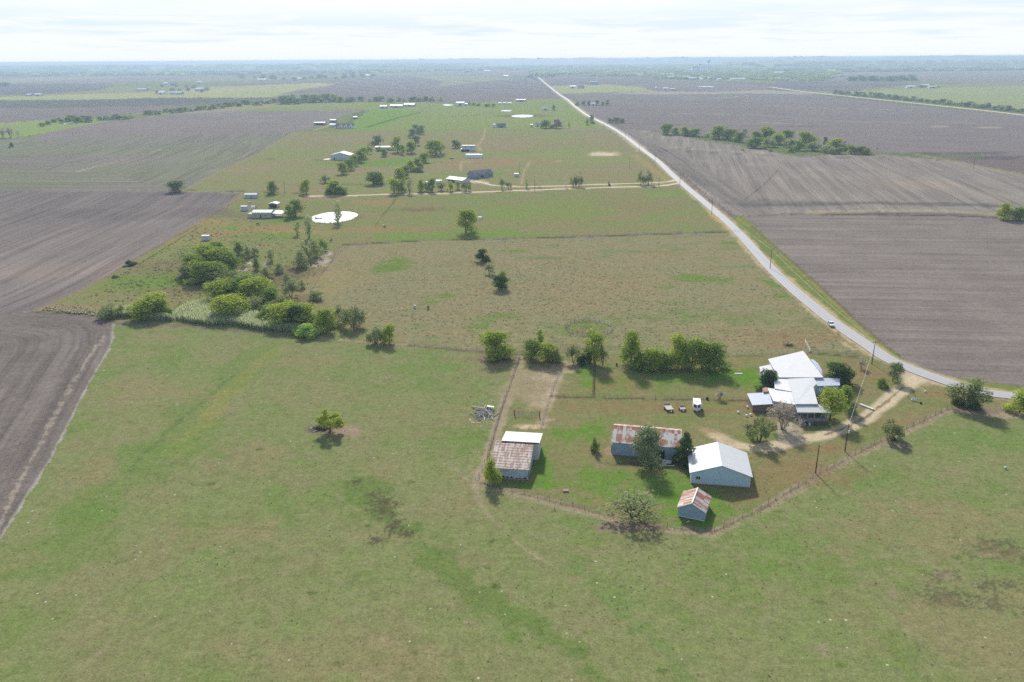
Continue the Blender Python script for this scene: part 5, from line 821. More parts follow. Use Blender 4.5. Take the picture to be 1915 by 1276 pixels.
# scattered far buildings: left/right px, foot, depth m, eave, ridge, wall, roof, label
FARB = [(922, 926, 239, 4, 4.5, 5.5, PUREW, WHITED, 'small_house', 'narrow white hut beside the dark-roofed cottage', 'hut'), (929, 945, 239, 9, 3.2, 6, mat('blue_grey_house', (.28, .34, .42), .8), SHINGLE, 'cottage', 'grey-blue cottage with a dark roof by the far pasture track', 'house'),
 (992, 996, 238, 5, 3.4, 4.4, PUREW, WHITED, 'small_house', 'tiny white hut left of the tree-hidden roadside house', 'hut'), (1001, 1010, 237, 8, 3.6, 5.6, PUREW, SHINGLEB, 'small_house', 'pinkish-roofed house half hidden by the round roadside tree', 'house'), (1036, 1050, 237, 10, 4, 8, BRICKW, mat('purple_roof', (.30, .26, .31), .9, 0, .1, 2.0), 'house', 'mauve-roofed house on the right of the roadside trees', 'house'),
 (1013, 1026, 206.5, 9, 3.6, 6.5, PUREW, WHITED, 'house', 'white house beside one tree in the far pasture near the road', 'house'), (710, 723, 203, 12, 4, 6.5, GREYROOF, GREYROOF, 'barn', 'leftmost of three grey barns at the top of the bright pasture', 'barn'), (729, 752, 201.5, 14, 3.6, 6, GREYROOF, WHITED, 'barn', 'middle long one of three grey barns at the pasture top', 'barn'), (755, 775, 199.5, 14, 4, 7, GREYROOF, GREYROOF, 'barn', 'rightmost of three grey barns at the pasture top', 'barn'),
 (853, 868, 198.5, 12, 7, 8.5, PUREW, WHITE, 'barn', 'tall white barn among the trees beyond the far pasture', 'barn'), (868, 874, 198, 8, 4, 5, PUREW, WHITED, 'shed', 'small white shed against the tall white far barn', 'shed'), (965, 983, 190.5, 10, 4.5, 5.5, mat('teal_wall', (.25, .42, .46), .8), WHITED, 'metal_barn', 'teal metal barn at the far edge of the pasture', 'barn'), (932, 938, 195.5, 5, 3, 4, PUREW, WHITED, 'trailer', 'white trailer left of the far pasture row', 'trailer'), (941, 946, 195.5, 5, 3, 4, PUREW, WHITED, 'trailer', 'white trailer in the middle of the far pasture row', 'trailer'), (949, 956, 195.5, 5, 3, 4, PUREW, WHITED, 'trailer', 'white trailer right of the far pasture row', 'trailer'),
 (1104, 1114, 197.5, 9, 3.5, 6, PUREW, WHITED, 'hut', 'white hut in front of the short tree row in the plough', 'hut'), (1066, 1076, 165.5, 16, 7, 9, PUREW, WHITE, 'barn', 'white barn on the pale meadow east of the far road', 'barn'), (1080, 1092, 166, 16, 6, 10, BLUEG, SHINGLE, 'barn', 'dark-roofed barn beside the white one on the pale meadow', 'barn'), (1104, 1119, 159, 16, 12, 13, BLUEG, BLUEG, 'building', 'dark blue block behind the pale meadow barns', 'building'), (1225, 1228, 169, 10, 9, 11, PUREW, WHITE, 'silo', 'tiny white tower at the tip of the pale meadow', 'silo'), (1240, 1249, 169.5, 14, 7, 9, PUREW, WHITE, 'barn', 'white barn right of the pale meadow tip', 'barn'), (1253, 1263, 169.5, 10, 5, 6, OFFW, WHITED, 'shed', 'low pale shed right of the meadow tip barn', 'shed'),
 (1447, 1464, 139.5, 30, 12, 16, PUREW, WHITE, 'warehouse', 'long white warehouse beyond the town edge', 'warehouse'), (1696, 1712, 165, 20, 5, 8, PUREW, WHITE, 'farm_building', 'left white building of the far east farm', 'farm building'), (1722, 1738, 163, 20, 6, 9, PUREW, WHITE, 'farm_building', 'middle white building of the far east farm', 'farm building'), (1738, 1753, 165, 20, 5, 7, OFFW, WHITE, 'farm_building', 'right white building of the far east farm', 'farm building'),
 (295, 306, 177, 26, 6, 11, PUREW, WHITE, 'farm_building', 'bright white barn at the left of the far left farms', 'farm building'), (318, 338, 177, 20, 5, 9, BLUEG, GREYROOF, 'farm_building', 'long grey barn among the far left farms', 'farm building'), (365, 380, 171, 22, 7, 12, BLUEG, WHITE, 'farm_building', 'white-roofed barn at the right of the far left farms', 'farm building'), (305, 312, 159.5, 22, 8, 12, PUREW, WHITE, 'farm_building', 'small white barn behind the far left farms', 'farm building'), (318, 328, 160, 20, 8, 12, BLUEH, SHINGLE, 'farm_building', 'blue house behind the far left farms', 'house'), (256, 272, 170, 20, 5, 8, BLUEG, GREYROOF, 'farm_building', 'dull grey barn left of the far left farms', 'farm building'), (48, 58, 180, 20, 4, 7, BLUEG, GREYROOF, 'farm_building', 'grey shed in the yellow-green strip on the left', 'farm building'), (64, 76, 180, 18, 5, 8, OFFW, WHITE, 'farm_building', 'pale shed in the yellow-green strip on the left', 'farm building'), (367, 377, 156, 20, 6, 9, PUREW, WHITE, 'farm_building', 'pale barn on the plain behind the far left hamlet', 'farm building'),
 (481, 496, 151, 24, 6, 10, PUREW, WHITE, 'farm_building', 'white barn left of the far hamlet on the plain', 'farm building'), (556, 570, 149, 24, 6, 10, PUREW, WHITE, 'farm_building', 'white barn in the middle of the far hamlet', 'farm building'), (680, 690, 143, 24, 7, 10, PUREW, WHITE, 'farm_building', 'white barn at the right of the far hamlet', 'farm building'), (941, 950, 144.5, 20, 8, 10, PUREW, WHITE, 'farm_building', 'white shed left of the houses at the road crest', 'farm building'), (977, 988, 151, 20, 7, 12, PUREW, SHINGLEB, 'farm_building', 'white house left of the road crest', 'house'), (996, 1003, 149, 18, 7, 11, BLUEH, SHINGLE, 'farm_building', 'dark house hard by the road crest', 'house'), (868, 880, 136, 30, 14, 18, BLUEH, SHINGLE, 'farm_building', 'dark block among the trees beyond the terraced fields', 'building'), (905, 916, 134.5, 30, 9, 12, PUREW, WHITE, 'farm_building', 'pale building right of the dark block beyond the terraces', 'building')]
for x0, x1, yb, D, e, r, wm, rm, nm, lab, cat in FARB:
    root, w = gable(G(x0, yb), G(x1, yb), D, e, r, 'x', wm, rm, nm, lab, cat, over=.4, th=.2, lift=.1); b = MB(); b.box(-w * .12, w * .12, -.12, -.01, 0, e * .7); b.build('door', DARKIN if wm is not BLUEG else PUREW, root)
# the town: houses, silos, the water tower
rg = random.Random(12); TOWN = [(1237, 141, 40), (1253, 141.5, 40), (1200, 143, 20), (1188, 142.5, 18), (1192, 142, 14), (1208, 141.5, 26), (1260, 146.5, 70), (1284, 146.5, 40), (1300, 149, 60), (1314, 146.5, 20), (1328, 149, 24), (1345, 151, 18), (1312, 151, 16), (1322, 148, 18), (1292, 140.5, 80), (1275, 139, 60), (1238, 137, 30), (1380, 151, 70), (1355, 139, 20), (1390, 134, 40), (1060, 140, 40), (1045, 140, 26), (1118, 131, 40), (1160, 130, 50), (1215, 128, 60), (1000, 134, 40), (1140, 141, 20)]
TL = ['at the near edge', 'in the middle', 'toward the back']
for i, (x, y, wd) in enumerate(sorted(TOWN)):
    p = G(x, y); gable(p - Vector((wd / 2, 0, 0)), p + Vector((wd / 2, 0, 0)), 22, 7, 11, 'x', PUREW if i % 3 else OFFW, WHITE if i % 4 else WHITED, 'town_building', f'{ordn(i) if i < 20 else ordn(len(TOWN) - 1 - i)} pale building of the distant town counted from the {"left" if i < 20 else "right"}', 'building', 'distant town buildings', over=.5, th=.3, lift=.1)
def silo(x, yb, rad, hgt, lab):
    e = empty('silo', G(x, yb), 0, lab, 'silo', 'town grain silos'); MB().tube([(0, 0, 0), (0, 0, hgt)], rad, 16).build('bin', PUREW, e, True); MB().tube([(0, 0, hgt), (0, 0, hgt + rad * .7)], [rad * 1.03, .3], 16).build('cap', WHITE, e, True)
silo(1300, 139.5, 26, 40, 'left broad grain silo of the distant town'); silo(1309, 138, 14, 55, 'slim middle grain silo of the distant town'); silo(1312.5, 138.5, 12, 42, 'right grain silo of the distant town, beside the slim one'); silo(1296, 135, 8, 38, 'thin pale grain leg behind the broad town silo')
e = empty('water_tower', G(1323.5, 139), 0, 'white water tower rising above the distant town', 'water tower'); MB().tube([(0, 0, 0), (0, 0, 5), (0, 0, 70)], [9, 6, 5.5], 14).build('stem', PUREW, e, True); MB().tube([(0, 0, 70), (0, 0, 76), (0, 0, 84), (0, 0, 90), (0, 0, 92)], [5.5, 11, 12, 8, 1], 16).build('tank', PUREW, e, True)
e = empty('radio_mast', G(1037.5, 118.5), 0, 'thin radio mast on the horizon above the road', 'mast'); b = MB(); b.tube([(0, 0, 0), (0, 0, 96)], [6, 3], 6); b.build('mast', GALV, e)
# ponds
WATER = bpy.data.materials.new('still_water'); WATER.use_nodes = True; p = WATER.node_tree.nodes['Principled BSDF']; p.inputs['Base Color'].default_value = (.30, .31, .29, 1); p.inputs['Roughness'].default_value = .12; p.inputs['Specular IOR Level'].default_value = .9; p.inputs['Metallic'].default_value = .75; p.inputs['Base Color'].default_value = (.93, .95, .97, 1)
def pond(cx, cy, rx, ry, name, rough=.1, seed=1, z=.16):
    c = G(cx, cy); ax = rx * depth(c) / FPX; fy = G(cx, cy - ry).y; ny = G(cx, cy + ry).y; rn = random.Random(seed); ph = [rn.uniform(0, 6.28) for _ in range(4)]; v = []
    for k in range(72):
        t = 2 * math.pi * k / 72; q = 1 + rough * (.5 * math.sin(2 * t + ph[0]) + .35 * math.sin(3 * t + ph[1]) + .3 * math.sin(7 * t + ph[2]) + .15 * math.sin(17 * t + ph[3]))
        v.append((c.x + math.cos(t) * ax * q, (fy + ny) / 2 + math.sin(t) * (fy - ny) / 2 * q, z))
    o = MB().add(v, [tuple(range(72))]).build(name, WATER); o['kind'] = 'structure'; return o
pond(625, 407, 41, 11, 'pond', .06); pond(977, 217.6, 21, 2.6, 'pond', .05, 2, .3); pond(947, 207.8, 10, 1.2, 'pond', .05, 3, .4); pond(838, 197.3, 9, 1.0, 'pond', .1, 4, .4); pond(132, 231.5, 11, 1.8, 'pond', .1, 5, .3); pond(1320, 162.5, 16, .7, 'pond', .05, 6, .6); pond(835, 196.2, 7, .6, 'pond', .05, 7, .5)
e = empty('raft', G(596, 408.5, .2), R(8), 'small dark raft floating near the left end of the white pond', 'raft'); MB().box(-2.4, 2.4, -.8, .8, -.05, .25).build('deck', WOODG, e); MB().box(-2.2, -1.4, -.7, .7, .26, .7).build('box', RUBBER, e)
rg = random.Random(9); vs = MB()
for k in range(260):
    t = rg.uniform(3.2, 6.25); c = G(625, 407); q = rg.uniform(.98, 1.08); fy = G(625, 396).y; ny = G(625, 418).y; x = c.x + math.cos(t) * 41 * depth(c) / FPX * q; y = (fy + ny) / 2 + math.sin(t) * (fy - ny) / 2 * q; h = rg.uniform(.4, 1.5); vs.add([(x - .2, y, 0), (x + .2, y, 0), (x + rg.uniform(-.3, .3), y + rg.uniform(-.2, .2), h)], [(0, 1, 2)])
o = vs.build('rushes', MATS['reed_leaf']); o['kind'] = 'stuff'; o['label'] = 'dry rushes along the near bank of the white pond'; o['category'] = 'rushes'
# ------------------------------------------------------------------ poles, fences, vehicles, stock, odds and ends
def pole(px, py, h, label, arms=True, group='utility poles', dead=None):
    e = empty('utility_pole', G(px, py), R(random.uniform(-12, 12)), label, 'utility pole', group); MB().tube([(0, 0, -.05), (0, 0, h)], [.17, .11], 8).build('shaft', POLEM, e)
    if arms: MB().box(-.9, .9, -.17, -.06, h - .55, h - .43).build('crossarm', POLEM, e); b = MB(); [b.tube([(x, -.11, h - .43), (x, -.11, h - .22)], .05, 6) for x in (-.75, .75)]; b.build('insulator', GALV, e)
    return e
pole(1580, 844.5, 8.1, 'dark utility pole inside the corner fence, above the fence bend', True); pole(1525, 885.5, 8.1, 'dark utility pole standing on the fence line below the farm drive', False); pole(1630.4, 680.7, 8.4, 'brown utility pole by the road near the farmhouse', True)
b = MB().tube([(.17, -.12, 5.6), (.17, -.12, 6.3)], .24, 10); o = b.build('meter_box', PUREW, None); o.parent = [x for x in COL.objects if x.name.startswith('utility_pole')][0]
LP = [(1440, 503), (1330.7, 401.6), (1271, 349), (1224.6, 312), (1195, 285), (1169, 262)]
for i, (x, y) in enumerate(LP): pole(x, y, 10, f'{ordn(i)} thin roadside pole counting up the road from the parked car', True, 'roadside poles')
for (x, y, lab) in ((1000, 359, 'thin pole beside the gravel lane in mid pasture'), (1177, 315, 'thin pole alone in the green field west of the road'), (1232, 350.5, 'thin pole between the two gravel lanes near the road'), (834, 243, 'thin pole on the far pasture fence'), (971, 323, 'thin pole behind the tiny white shed'), (533, 362, 'thin pole by the fence right of the blue mobile home'), (486, 244, 'thin pole at the far end of the lilac field'), (553, 243, 'thin pole at the corner of the lilac field and pasture'), (137, 258, 'thin pole on the left field boundary'), (1640, 283, 'thin pole right of the clump in the east plough'), (1820, 316, 'thin pole in the dark patch of the east plough')): pole(x, y, 9.5, lab, False, None)
def wire(a, b, sag, lab):
    pts = [a.lerp(b, t / 12) - Vector((0, 0, sag * 4 * (t / 12) * (1 - t / 12))) for t in range(13)]; tag(MB().tube(pts, .035, 5).build('power_cable', GALV), lab, 'cable')
tp = lambda x, y, h: G(x, y) + Vector((0, 0, h))
wire(tp(1580, 844.5, 7.9), tp(1630.4, 680.7, 8.0), .8, 'thin cable from the fence-bend pole to the brown roadside pole'); wire(tp(1580, 844.5, 7.6), tp(1525, 885.5, 7.9), .5, 'short thin cable between the two dark poles near the fence')
for k in range(len(LP) - 1): wire(tp(*LP[k], 9.7), tp(*LP[k + 1], 9.7), 1.2, f'{ordn(k)} span of roadside cable counting up from the parked car')
wire(tp(1630.4, 680.7, 8.1), tp(*LP[0], 9.7), 1.2, 'long roadside cable span passing above the parked car')
# fences: posts are parts, the wires one part
POSTME = MB().tube([(0, 0, -.1), (0, 0, 1.3)], [.05, .045], 6).build('post', POSTM); PM = POSTME.data; bpy.data.objects.remove(POSTME)
def fence(pts, gap, label, hgt=1.2, wires=4, rail=False, m=None):
    W_ = [G(*p) for p in pts]; e = empty('fence', W_[0], 0, label, 'fence'); b = MB(); o0 = W_[0]; rn = random.Random(len(label)); tot = sum((q - p).length for p, q in zip(W_[:-1], W_[1:])); gap = max(gap, tot / 95)
    acc = 0.0; nxt = 0.0
    for p, q in zip(W_[:-1], W_[1:]):
        L_ = (q - p).length
        while nxt <= acc + L_:
            pt = p.lerp(q, (nxt - acc) / L_) - o0; k = bpy.data.objects.new('post', PM); COL.objects.link(k); k.parent = e; k.location = pt; k.scale = (1, 1, hgt / 1.2 * rn.uniform(.9, 1.12)); k.rotation_euler = (rn.gauss(0, .04), rn.gauss(0, .04), 0); nxt += gap * rn.uniform(.9, 1.1)
        for z in ([.35, .75, 1.15] if rail else [.3 + .28 * i for i in range(wires)]): b.tube([p - o0 + Vector((0, 0, z * hgt / 1.2)), q - o0 + Vector((0, 0, z * hgt / 1.2))], .05 if rail else .014, 4, False)
        acc += L_
    b.build('rail' if rail else 'wire', m or (WOODG if rail else STEEL), e); return e
fence([(1780, 762), (1720, 791), (1640, 829), (1530, 889), (1420, 954), (1331, 997)], 3.2, 'post and wire fence from the broad roadside tree down to the yard corner'); fence([(1331, 997), (1230, 985), (1130, 962), (1010, 932), (893, 905)], 3.2, 'post and wire fence along the front of the farmyard')
fence([(890, 903), (912, 855), (935, 772), (972, 668)], 3.2, 'post and wire fence between the front pasture and the stock pens'); fence([(1012, 800), (1022, 762), (1036, 722), (1050, 688)], 3.2, 'post and wire fence between the stock lane and the lawn')
fence([(1032, 742), (1120, 744), (1200, 746), (1300, 747), (1400, 750)], 4, 'low cross fence over the lawn behind the camper', 1.1); fence([(1112, 682), (1110, 740)], 2.5, 'short fence dividing the two back lawns', 1.2); fence([(572, 632), (680, 641), (760, 646), (880, 657), (972, 664)], 4, 'fence along the top of the front pasture'); fence([(1052, 684), (1130, 686), (1350, 690)], 4, 'fence under the row of trees behind the farmyard', 1.1)
fence([(645, 458), (800, 450), (1100, 443), (1388, 433)], 5, 'long fence between the dry pasture and the middle meadow'); fence([(1345, 666), (1420, 666), (1502, 662)], 3, 'fence behind the farmhouse lawn'); fence([(1505, 640), (1515, 660), (1570, 665), (1612, 669)], 3, 'pipe fence corner behind the farmhouse near the road', 1.3, rail=True, m=STEEL)
fence([(650, 458), (610, 500), (585, 540)], 4, 'fence down the pasture side of the scrub'); fence([(345, 357), (450, 360), (560, 363)], 6, 'fence along the field corner behind the blue mobile home'); fence([(560, 247), (700, 246), (900, 244), (1135, 241)], 12, 'long far fence across the west pasture')
# the round pen
e = empty('round_pen', G(1101, 614), 0, 'round pen of grey pipe panels in the dry pasture', 'pen'); c = G(1101, 614); ax = 43 * depth(c) / FPX; fy = G(1101, 600).y - c.y; ny = G(1101, 629).y - c.y; n = 26
pp = [(math.cos(2 * math.pi * k / n) * ax, (fy + ny) / 2 + math.sin(2 * math.pi * k / n) * (fy - ny) / 2) for k in range(n)]
PANM = mat('pen_steel', (.20, .24, .20), .6, .2, .1, 2.0)
for k in range(n):
    (x0, y0), (x1, y1) = pp[k], pp[(k + 1) % n]; b = MB(); [b.tube([(x0, y0, z), (x1, y1, z)], .03, 5, False) for z in (.3, .6, .9, 1.2, 1.5)]; [b.tube([(x, y, 0), (x, y, 1.65)], .06, 5) for x, y in ((x0, y0), (x1 * .98 + x0 * .02, y1 * .98 + y0 * .02))]; b.build('panel', PANM, e)
# gate across the stock lane
a, c = G(962, 778), G(1009, 780); e = empty('gate', a, math.atan2((c - a).y, (c - a).x), 'wide mesh gate on dark posts across the stock lane', 'gate'); L_ = (c - a).length; b = MB(); [b.tube([(.15, 0, z), (L_ - .15, 0, z)], .03, 5) for z in (.3, .6, .9, 1.2, 1.5)]; [b.tube([(x, 0, .3), (x, 0, 1.5)], .025, 5) for x in (.2, L_ / 3, 2 * L_ / 3, L_ - .2)]; b.build('leaf', PANM, e); [MB().tube([(x, 0, -.1), (x, 0, 1.9)], .13, 8).build('post', POLEM, e) for x in (0, L_)]
# ---- vehicles
def wheel(b, x, y, r, wd): b.tube([(x, y - wd / 2, r), (x, y + wd / 2, r)], r, 14)
def wheels(e, spots, r, wd):
    for x, y in spots: b = MB(); wheel(b, x, y, r, wd); t = b.build('wheel', RUBBER, e, False); b = MB(); s = 1 if y > 0 else -1; b.tube([(x, y + s * wd * .5, r), (x, y + s * (wd * .5 + .02), r)], r * .58, 12); b.build('rim', STEEL, t)
def car(pos, ang, label, paint, low=False):
    e = empty('parked_car' if not low else 'car', pos, ang, label, 'car'); w = .88
    prof = [(2.25, .35), (2.3, .62), (2.15, .78), (1.0, .95), (.25, 1.42), (-1.2, 1.46), (-1.95, 1.05), (-2.28, .98), (-2.3, .4)]; b = MB(); n = len(prof); v = []
    for y in (-w, w): v += [(x, y * (.84 if z > 1.2 else 1), z) for x, z in prof]
    b.add(v, [tuple(range(n)), tuple(range(2 * n - 1, n - 1, -1))] + [(i, i + n, (i + 1) % n + n, (i + 1) % n) for i in range(n)]); b.build('body', paint, e)
    b = MB(); b.add([(1.0, -.78, .985), (1.0, .78, .985), (.29, .7, 1.425), (.29, -.7, 1.425)], [(0, 1, 2, 3)]); b.build('windscreen', GLASS, e); b = MB(); b.add([(-1.9, -.76, 1.115), (-1.9, .76, 1.115), (-1.25, .7, 1.485), (-1.25, -.7, 1.485)], [(0, 1, 2, 3)]); b.build('rear_window', GLASS, e)
    for s in (-1, 1): b = MB(); b.add([(.8, s * .895, 1.0), (.2, s * .77, 1.37), (-1.15, s * .765, 1.40), (-1.7, s * .895, 1.04)], [(0, 1, 2, 3)]); b.build('side_window', GLASS, e); MB().box(2.2, 2.33, s * .62 - .16, s * .62 + .16, .58, .72).build('headlight', PUREW, e); MB().box(-2.34, -2.27, s * .65 - .14, s * .65 + .14, .7, .85).build('tail_light', mat('red_lens', (.35, .02, .02), .3), e)
    wheels(e, [(1.4, -.8), (1.4, .8), (-1.4, -.8), (-1.4, .8)], .33, .24); return e
dr = (G(1561, 613) - G(1547, 597)); car((G(1553.5, 609.5) + Vector((0, 0, .2))), math.atan2(dr.y, dr.x), 'white car parked on the road edge, nose toward the bend', mat('white_car_paint', (.68, .72, .75), .25, 0, .02, 1.0, spec=.6))
car(G(845, 297.5), R(10), 'dark car parked on the dirt left of the two-tier white barn', mat('dark_car_paint', (.04, .045, .055), .3, 0, .02, 1.0, spec=.6), True)
# truck camper with a pointed front
ang = R(-100); e = empty('camper', G(1302.5, 766), ang, 'white camper trailer with a pointed dark-windowed front on the lawn', 'camper'); v = []; prof = [(-2.6, -1.1), (1.5, -1.1), (2.4, 0), (1.5, 1.1), (-2.6, 1.1)]; n = 5
b = MB(); b.add([(x, y, .5) for x, y in prof] + [(x, y, 2.5) for x, y in prof], [tuple(range(n - 1, -1, -1)), tuple(range(n, 2 * n))] + [(i, (i + 1) % n, (i + 1) % n + n, i + n) for i in range(n)]); b.build('body', PUREW, e)
MB().slab([(x * 1.02, y * 1.03, 2.58) for x, y in prof], .07).build('roof', mat('camper_roof', (.76, .76, .73), .5), e)
for s in (-1, 1):
    d = Vector((.9, -s * 1.1, 0)).normalized(); nrm = Vector((d.y * -s * -1, 0, 0)); A_ = Vector((1.5, s * 1.1, 0)); o = Vector((1.1, s * .9, 0)).normalized() * .02; p0 = A_ + d * .18 + o; p1 = A_ + d * 1.22 + o; b = MB(); b.add([(p0.x, p0.y, 1.45), (p1.x, p1.y, 1.45), (p1.x, p1.y, 2.3), (p0.x, p0.y, 2.3)], [(0, 1, 2, 3)]); b.build('window', GLASS, e)
MB().tube([(0, 0, 2.58), (0, 0, 2.68)], .16, 8).build('roof_vent', RUBBER, e); MB().box(-1.6, .6, 1.12, 1.6, .6, 1.3).build('side_locker', PUREW, e); b = MB(); b.tube([(2.3, 0, .55), (3.3, 0, .45)], .06); b.build('drawbar', STEEL, e); wheels(e, [(-.8, -1.0), (-.8, 1.0)], .34, .22)
def trailer(px, py, L_, w, ang, label, hz=.75):
    e = empty('trailer', G(px, py), ang, label, 'trailer'); MB().box(-L_ / 2, L_ / 2, -w / 2, w / 2, hz - .1, hz).build('deck', WOODL, e); b = MB(); b.box(-L_ / 2, L_ / 2, -w / 2 - .06, -w / 2 - .005, hz - .18, hz + .06); b.box(-L_ / 2, L_ / 2, w / 2 + .005, w / 2 + .06, hz - .18, hz + .06); b.box(-L_ / 2 - .05, -L_ / 2 - .004, -w / 2, w / 2, hz - .18, hz + .5); b.build('side_rail', STEEL, e); b = MB(); b.tube([(L_ / 2, -.5, hz - .2), (L_ / 2 + 1.1, 0, .5)], .05); b.tube([(L_ / 2, .5, hz - .2), (L_ / 2 + 1.1, 0, .5)], .05); b.build('drawbar', STEEL, e); wheels(e, [(-.1, -w / 2 - .22), (-.1, w / 2 + .22)], .36, .24); return e
trailer(1250, 766, 3.6, 2.0, R(-84), 'long flatbed trailer with pale boards on the lawn, left of the smaller one', .8); trailer(1276, 767, 1.7, 1.5, R(-92), 'short flatbed trailer between the long trailer and the camper', .75)
# ---- animals
def skin(name, joints, edges, m, parent=None):
    me = bpy.data.meshes.new(name); me.from_pydata([j[:3] for j in joints], edges, []); o = bpy.data.objects.new(name, me); COL.objects.link(o); md = o.modifiers.new('s', 'SKIN'); s = o.modifiers.new('u', 'SUBSURF'); s.levels = s.render_levels = 1
    for i, j in enumerate(joints): me.skin_vertices[0].data[i].radius = (j[3], j[4] if len(j) > 4 else j[3]); me.skin_vertices[0].data[i].use_root = i == 0
    dg = bpy.context.evaluated_depsgraph_get(); r = bpy.data.meshes.new_from_object(o.evaluated_get(dg)); bpy.data.objects.remove(o); r.materials.clear(); r.materials.append(m); r.polygons.foreach_set('use_smooth', [True] * len(r.polygons)); return r
def cow_mesh(m, graze=True, k=1.0):
    J = [(-.75, 0, 1.08, .34, .40), (-.2, 0, 1.0, .38, .42), (.35, 0, 1.0, .36, .42), (.75, 0, 1.1, .26, .34)]; E_ = [(0, 1), (1, 2), (2, 3)]
    J += ([(1.15, 0, .8, .15), (1.35, 0, .42, .13), (1.5, 0, .2, .08)] if graze else [(1.1, 0, 1.35, .16), (1.35, 0, 1.5, .15), (1.62, 0, 1.38, .09)]); E_ += [(3, 4), (4, 5), (5, 6)]
    for s in (-1, 1):
        i = len(J); J += [(.6, s * .2, .72, .13), (.62, s * .21, .4, .08), (.62, s * .21, .03, .065)]; E_ += [(3, i), (i, i + 1), (i + 1, i + 2)]; i = len(J); J += [(-.72, s * .22, .75, .17), (-.62, s * .22, .55, .1), (-.8, s * .22, .38, .07), (-.76, s * .22, .03, .065)]; E_ += [(0, i), (i, i + 1), (i + 1, i + 2), (i + 2, i + 3)]
    i = len(J); J += [(-1.05, 0, 1.15, .05), (-1.15, 0, .55, .035)]; E_ += [(0, i), (i, i + 1)]
    for s in (-1, 1): i = len(J); J += [(J[5][0], s * .22, J[5][2] + .1, .04)]; E_ += [(5, i)]
    return skin('cow', J, E_, m)
BLK = mat('black_hide', (.02, .018, .017), .8, 0, .2, 2.0); WHT = mat('white_hide', (.62, .60, .54), .8, 0, .08, 2.0, dirt=(.4, .38, .33)); BRN = mat('dark_brown_hide', (.05, .03, .02), .8, 0, .2, 2.0)
CB, CBg, CW, CBR = cow_mesh(BLK, True), cow_mesh(BLK, False), cow_mesh(WHT, True), cow_mesh(BRN, False)
def cow(px, py, me, ang, label, group=None, s=1.0): o = bpy.data.objects.new('cow', me); COL.objects.link(o); o.location = G(px, py) + Vector((0, 0, .02)); o.rotation_euler[2] = R(ang); o.scale = (s,) * 3; return tag(o, label, 'cow', group)
cow(776, 576, CW, -60, 'white cow grazing in the dry pasture left of the dark one'); cow(801, 578, CBR, -95, 'dark brown cow standing beside the white cow in the dry pasture'); cow(482, 421.5, CB, 20, 'black cow in the rough grass in front of the tan mobile home'); cow(619, 452, CBg, 70, 'black cow at the upper end of the scrub below the pond'); cow(720, 426, CB, 90, 'black cow at the left end of the middle meadow'); cow(717, 424, CW, 80, 'pale cow beside the black one at the middle meadow end'); cow(500, 422, CW, 10, 'pale cow lying in the rough grass right of the black one', s=.8)
rn = random.Random(21)
for i, (x, y) in enumerate(sorted([(845, 218), (852, 219), (858, 217.5), (864, 218), (869, 216.5), (873, 218.5), (881, 216.5), (886, 217.5), (892, 216)])): cow(x, y, rn.choice([CB, CBg]), rn.uniform(0, 360), f'{ordn(i)} dark cow from the left in the far green pasture herd', 'herd in the far green pasture')
for i, (x, y) in enumerate(sorted([(700, 213), (712, 219), (716, 210), (725, 211.5), (729, 219), (737, 213), (742, 218), (702, 208)])): cow(x, y, rn.choice([CB, CBg]), rn.uniform(0, 360), f'{ordn(i)} dark cow from the left in the bright green far pasture', 'herd in the bright green far pasture')
# ---- lumber pile, brush, scrap and yard things
e = empty('lumber_pile', G(905, 775), 0, 'pile of grey boards and poles dumped in the front pasture', 'lumber pile'); rn = random.Random(5); b = MB()
for k in range(70): L_ = rn.uniform(1.2, 3.2); a = rn.choice([R(60), R(75), R(110), R(40)]) + rn.gauss(0, .25); x, y = rn.gauss(0, 1.0), rn.gauss(0, 1.4); z = max(.08, .9 - math.hypot(x, y) * .35) * rn.random() + .06; dx, dy, dz = math.cos(a) * L_ / 2, math.sin(a) * L_ / 2, rn.gauss(0, .15); b.tube([(x - dx, y - dy, max(.04, z - dz)), (x + dx, y + dy, max(.04, z + dz))], rn.uniform(.04, .1), 4)
e.scale = (1.5,) * 3; b.build('boards', mat('silver_boards', (.46, .43, .40), .9, 0, .35, 1.5), e); MB().tube([(-2.6, 3.4, .15), (.2, .9, .8)], .13, 6).build('pole', WOODL, e); MB().tube([(1.2, -2.6, .08), (3.0, .6, .12)], .07, 6).build('pole', WOODL, e); MB().slab([(.7, 2.2, .7), (2.0, 1.7, .75), (1.9, 2.8, .5), (.5, 3.2, .5)], .12).build('sheet', mat('white_sheet', (.78, .77, .75), .6), e)
for i, (x, y, lab) in enumerate(((879, 786, 'left of two pale boards lying below the lumber pile'), (884, 791, 'right of two pale boards lying below the lumber pile'), (895, 792, 'pale board in the grass at the foot of the lumber pile'))): p = G(x, y); tag(MB().box(-.14, .14, -.7, .7, .02, .14).build('board', WOODL, None, loc=p), lab, 'board').rotation_euler[2] = R(20 + 30 * i)
e = empty('brush_pile', G(597, 803), 0, 'dark brush pile with pale logs beside the lone pasture tree', 'brush pile'); b = MB(); b2 = MB()
for k in range(130): a = rn.uniform(0, 6.28); L_ = rn.uniform(.6, 1.8); x, y = rn.gauss(.6, 1.3), rn.gauss(0, .7); z = rn.uniform(.1, .9); b.tube([(x, y, z * .6), (x + math.cos(a) * L_, y + math.sin(a) * L_ * .6, max(.05, z + rn.gauss(0, .25)))], .05, 4)
b.build('branches', mat('dead_brush', (.10, .085, .08), .95, 0, .3, 2.0), e)
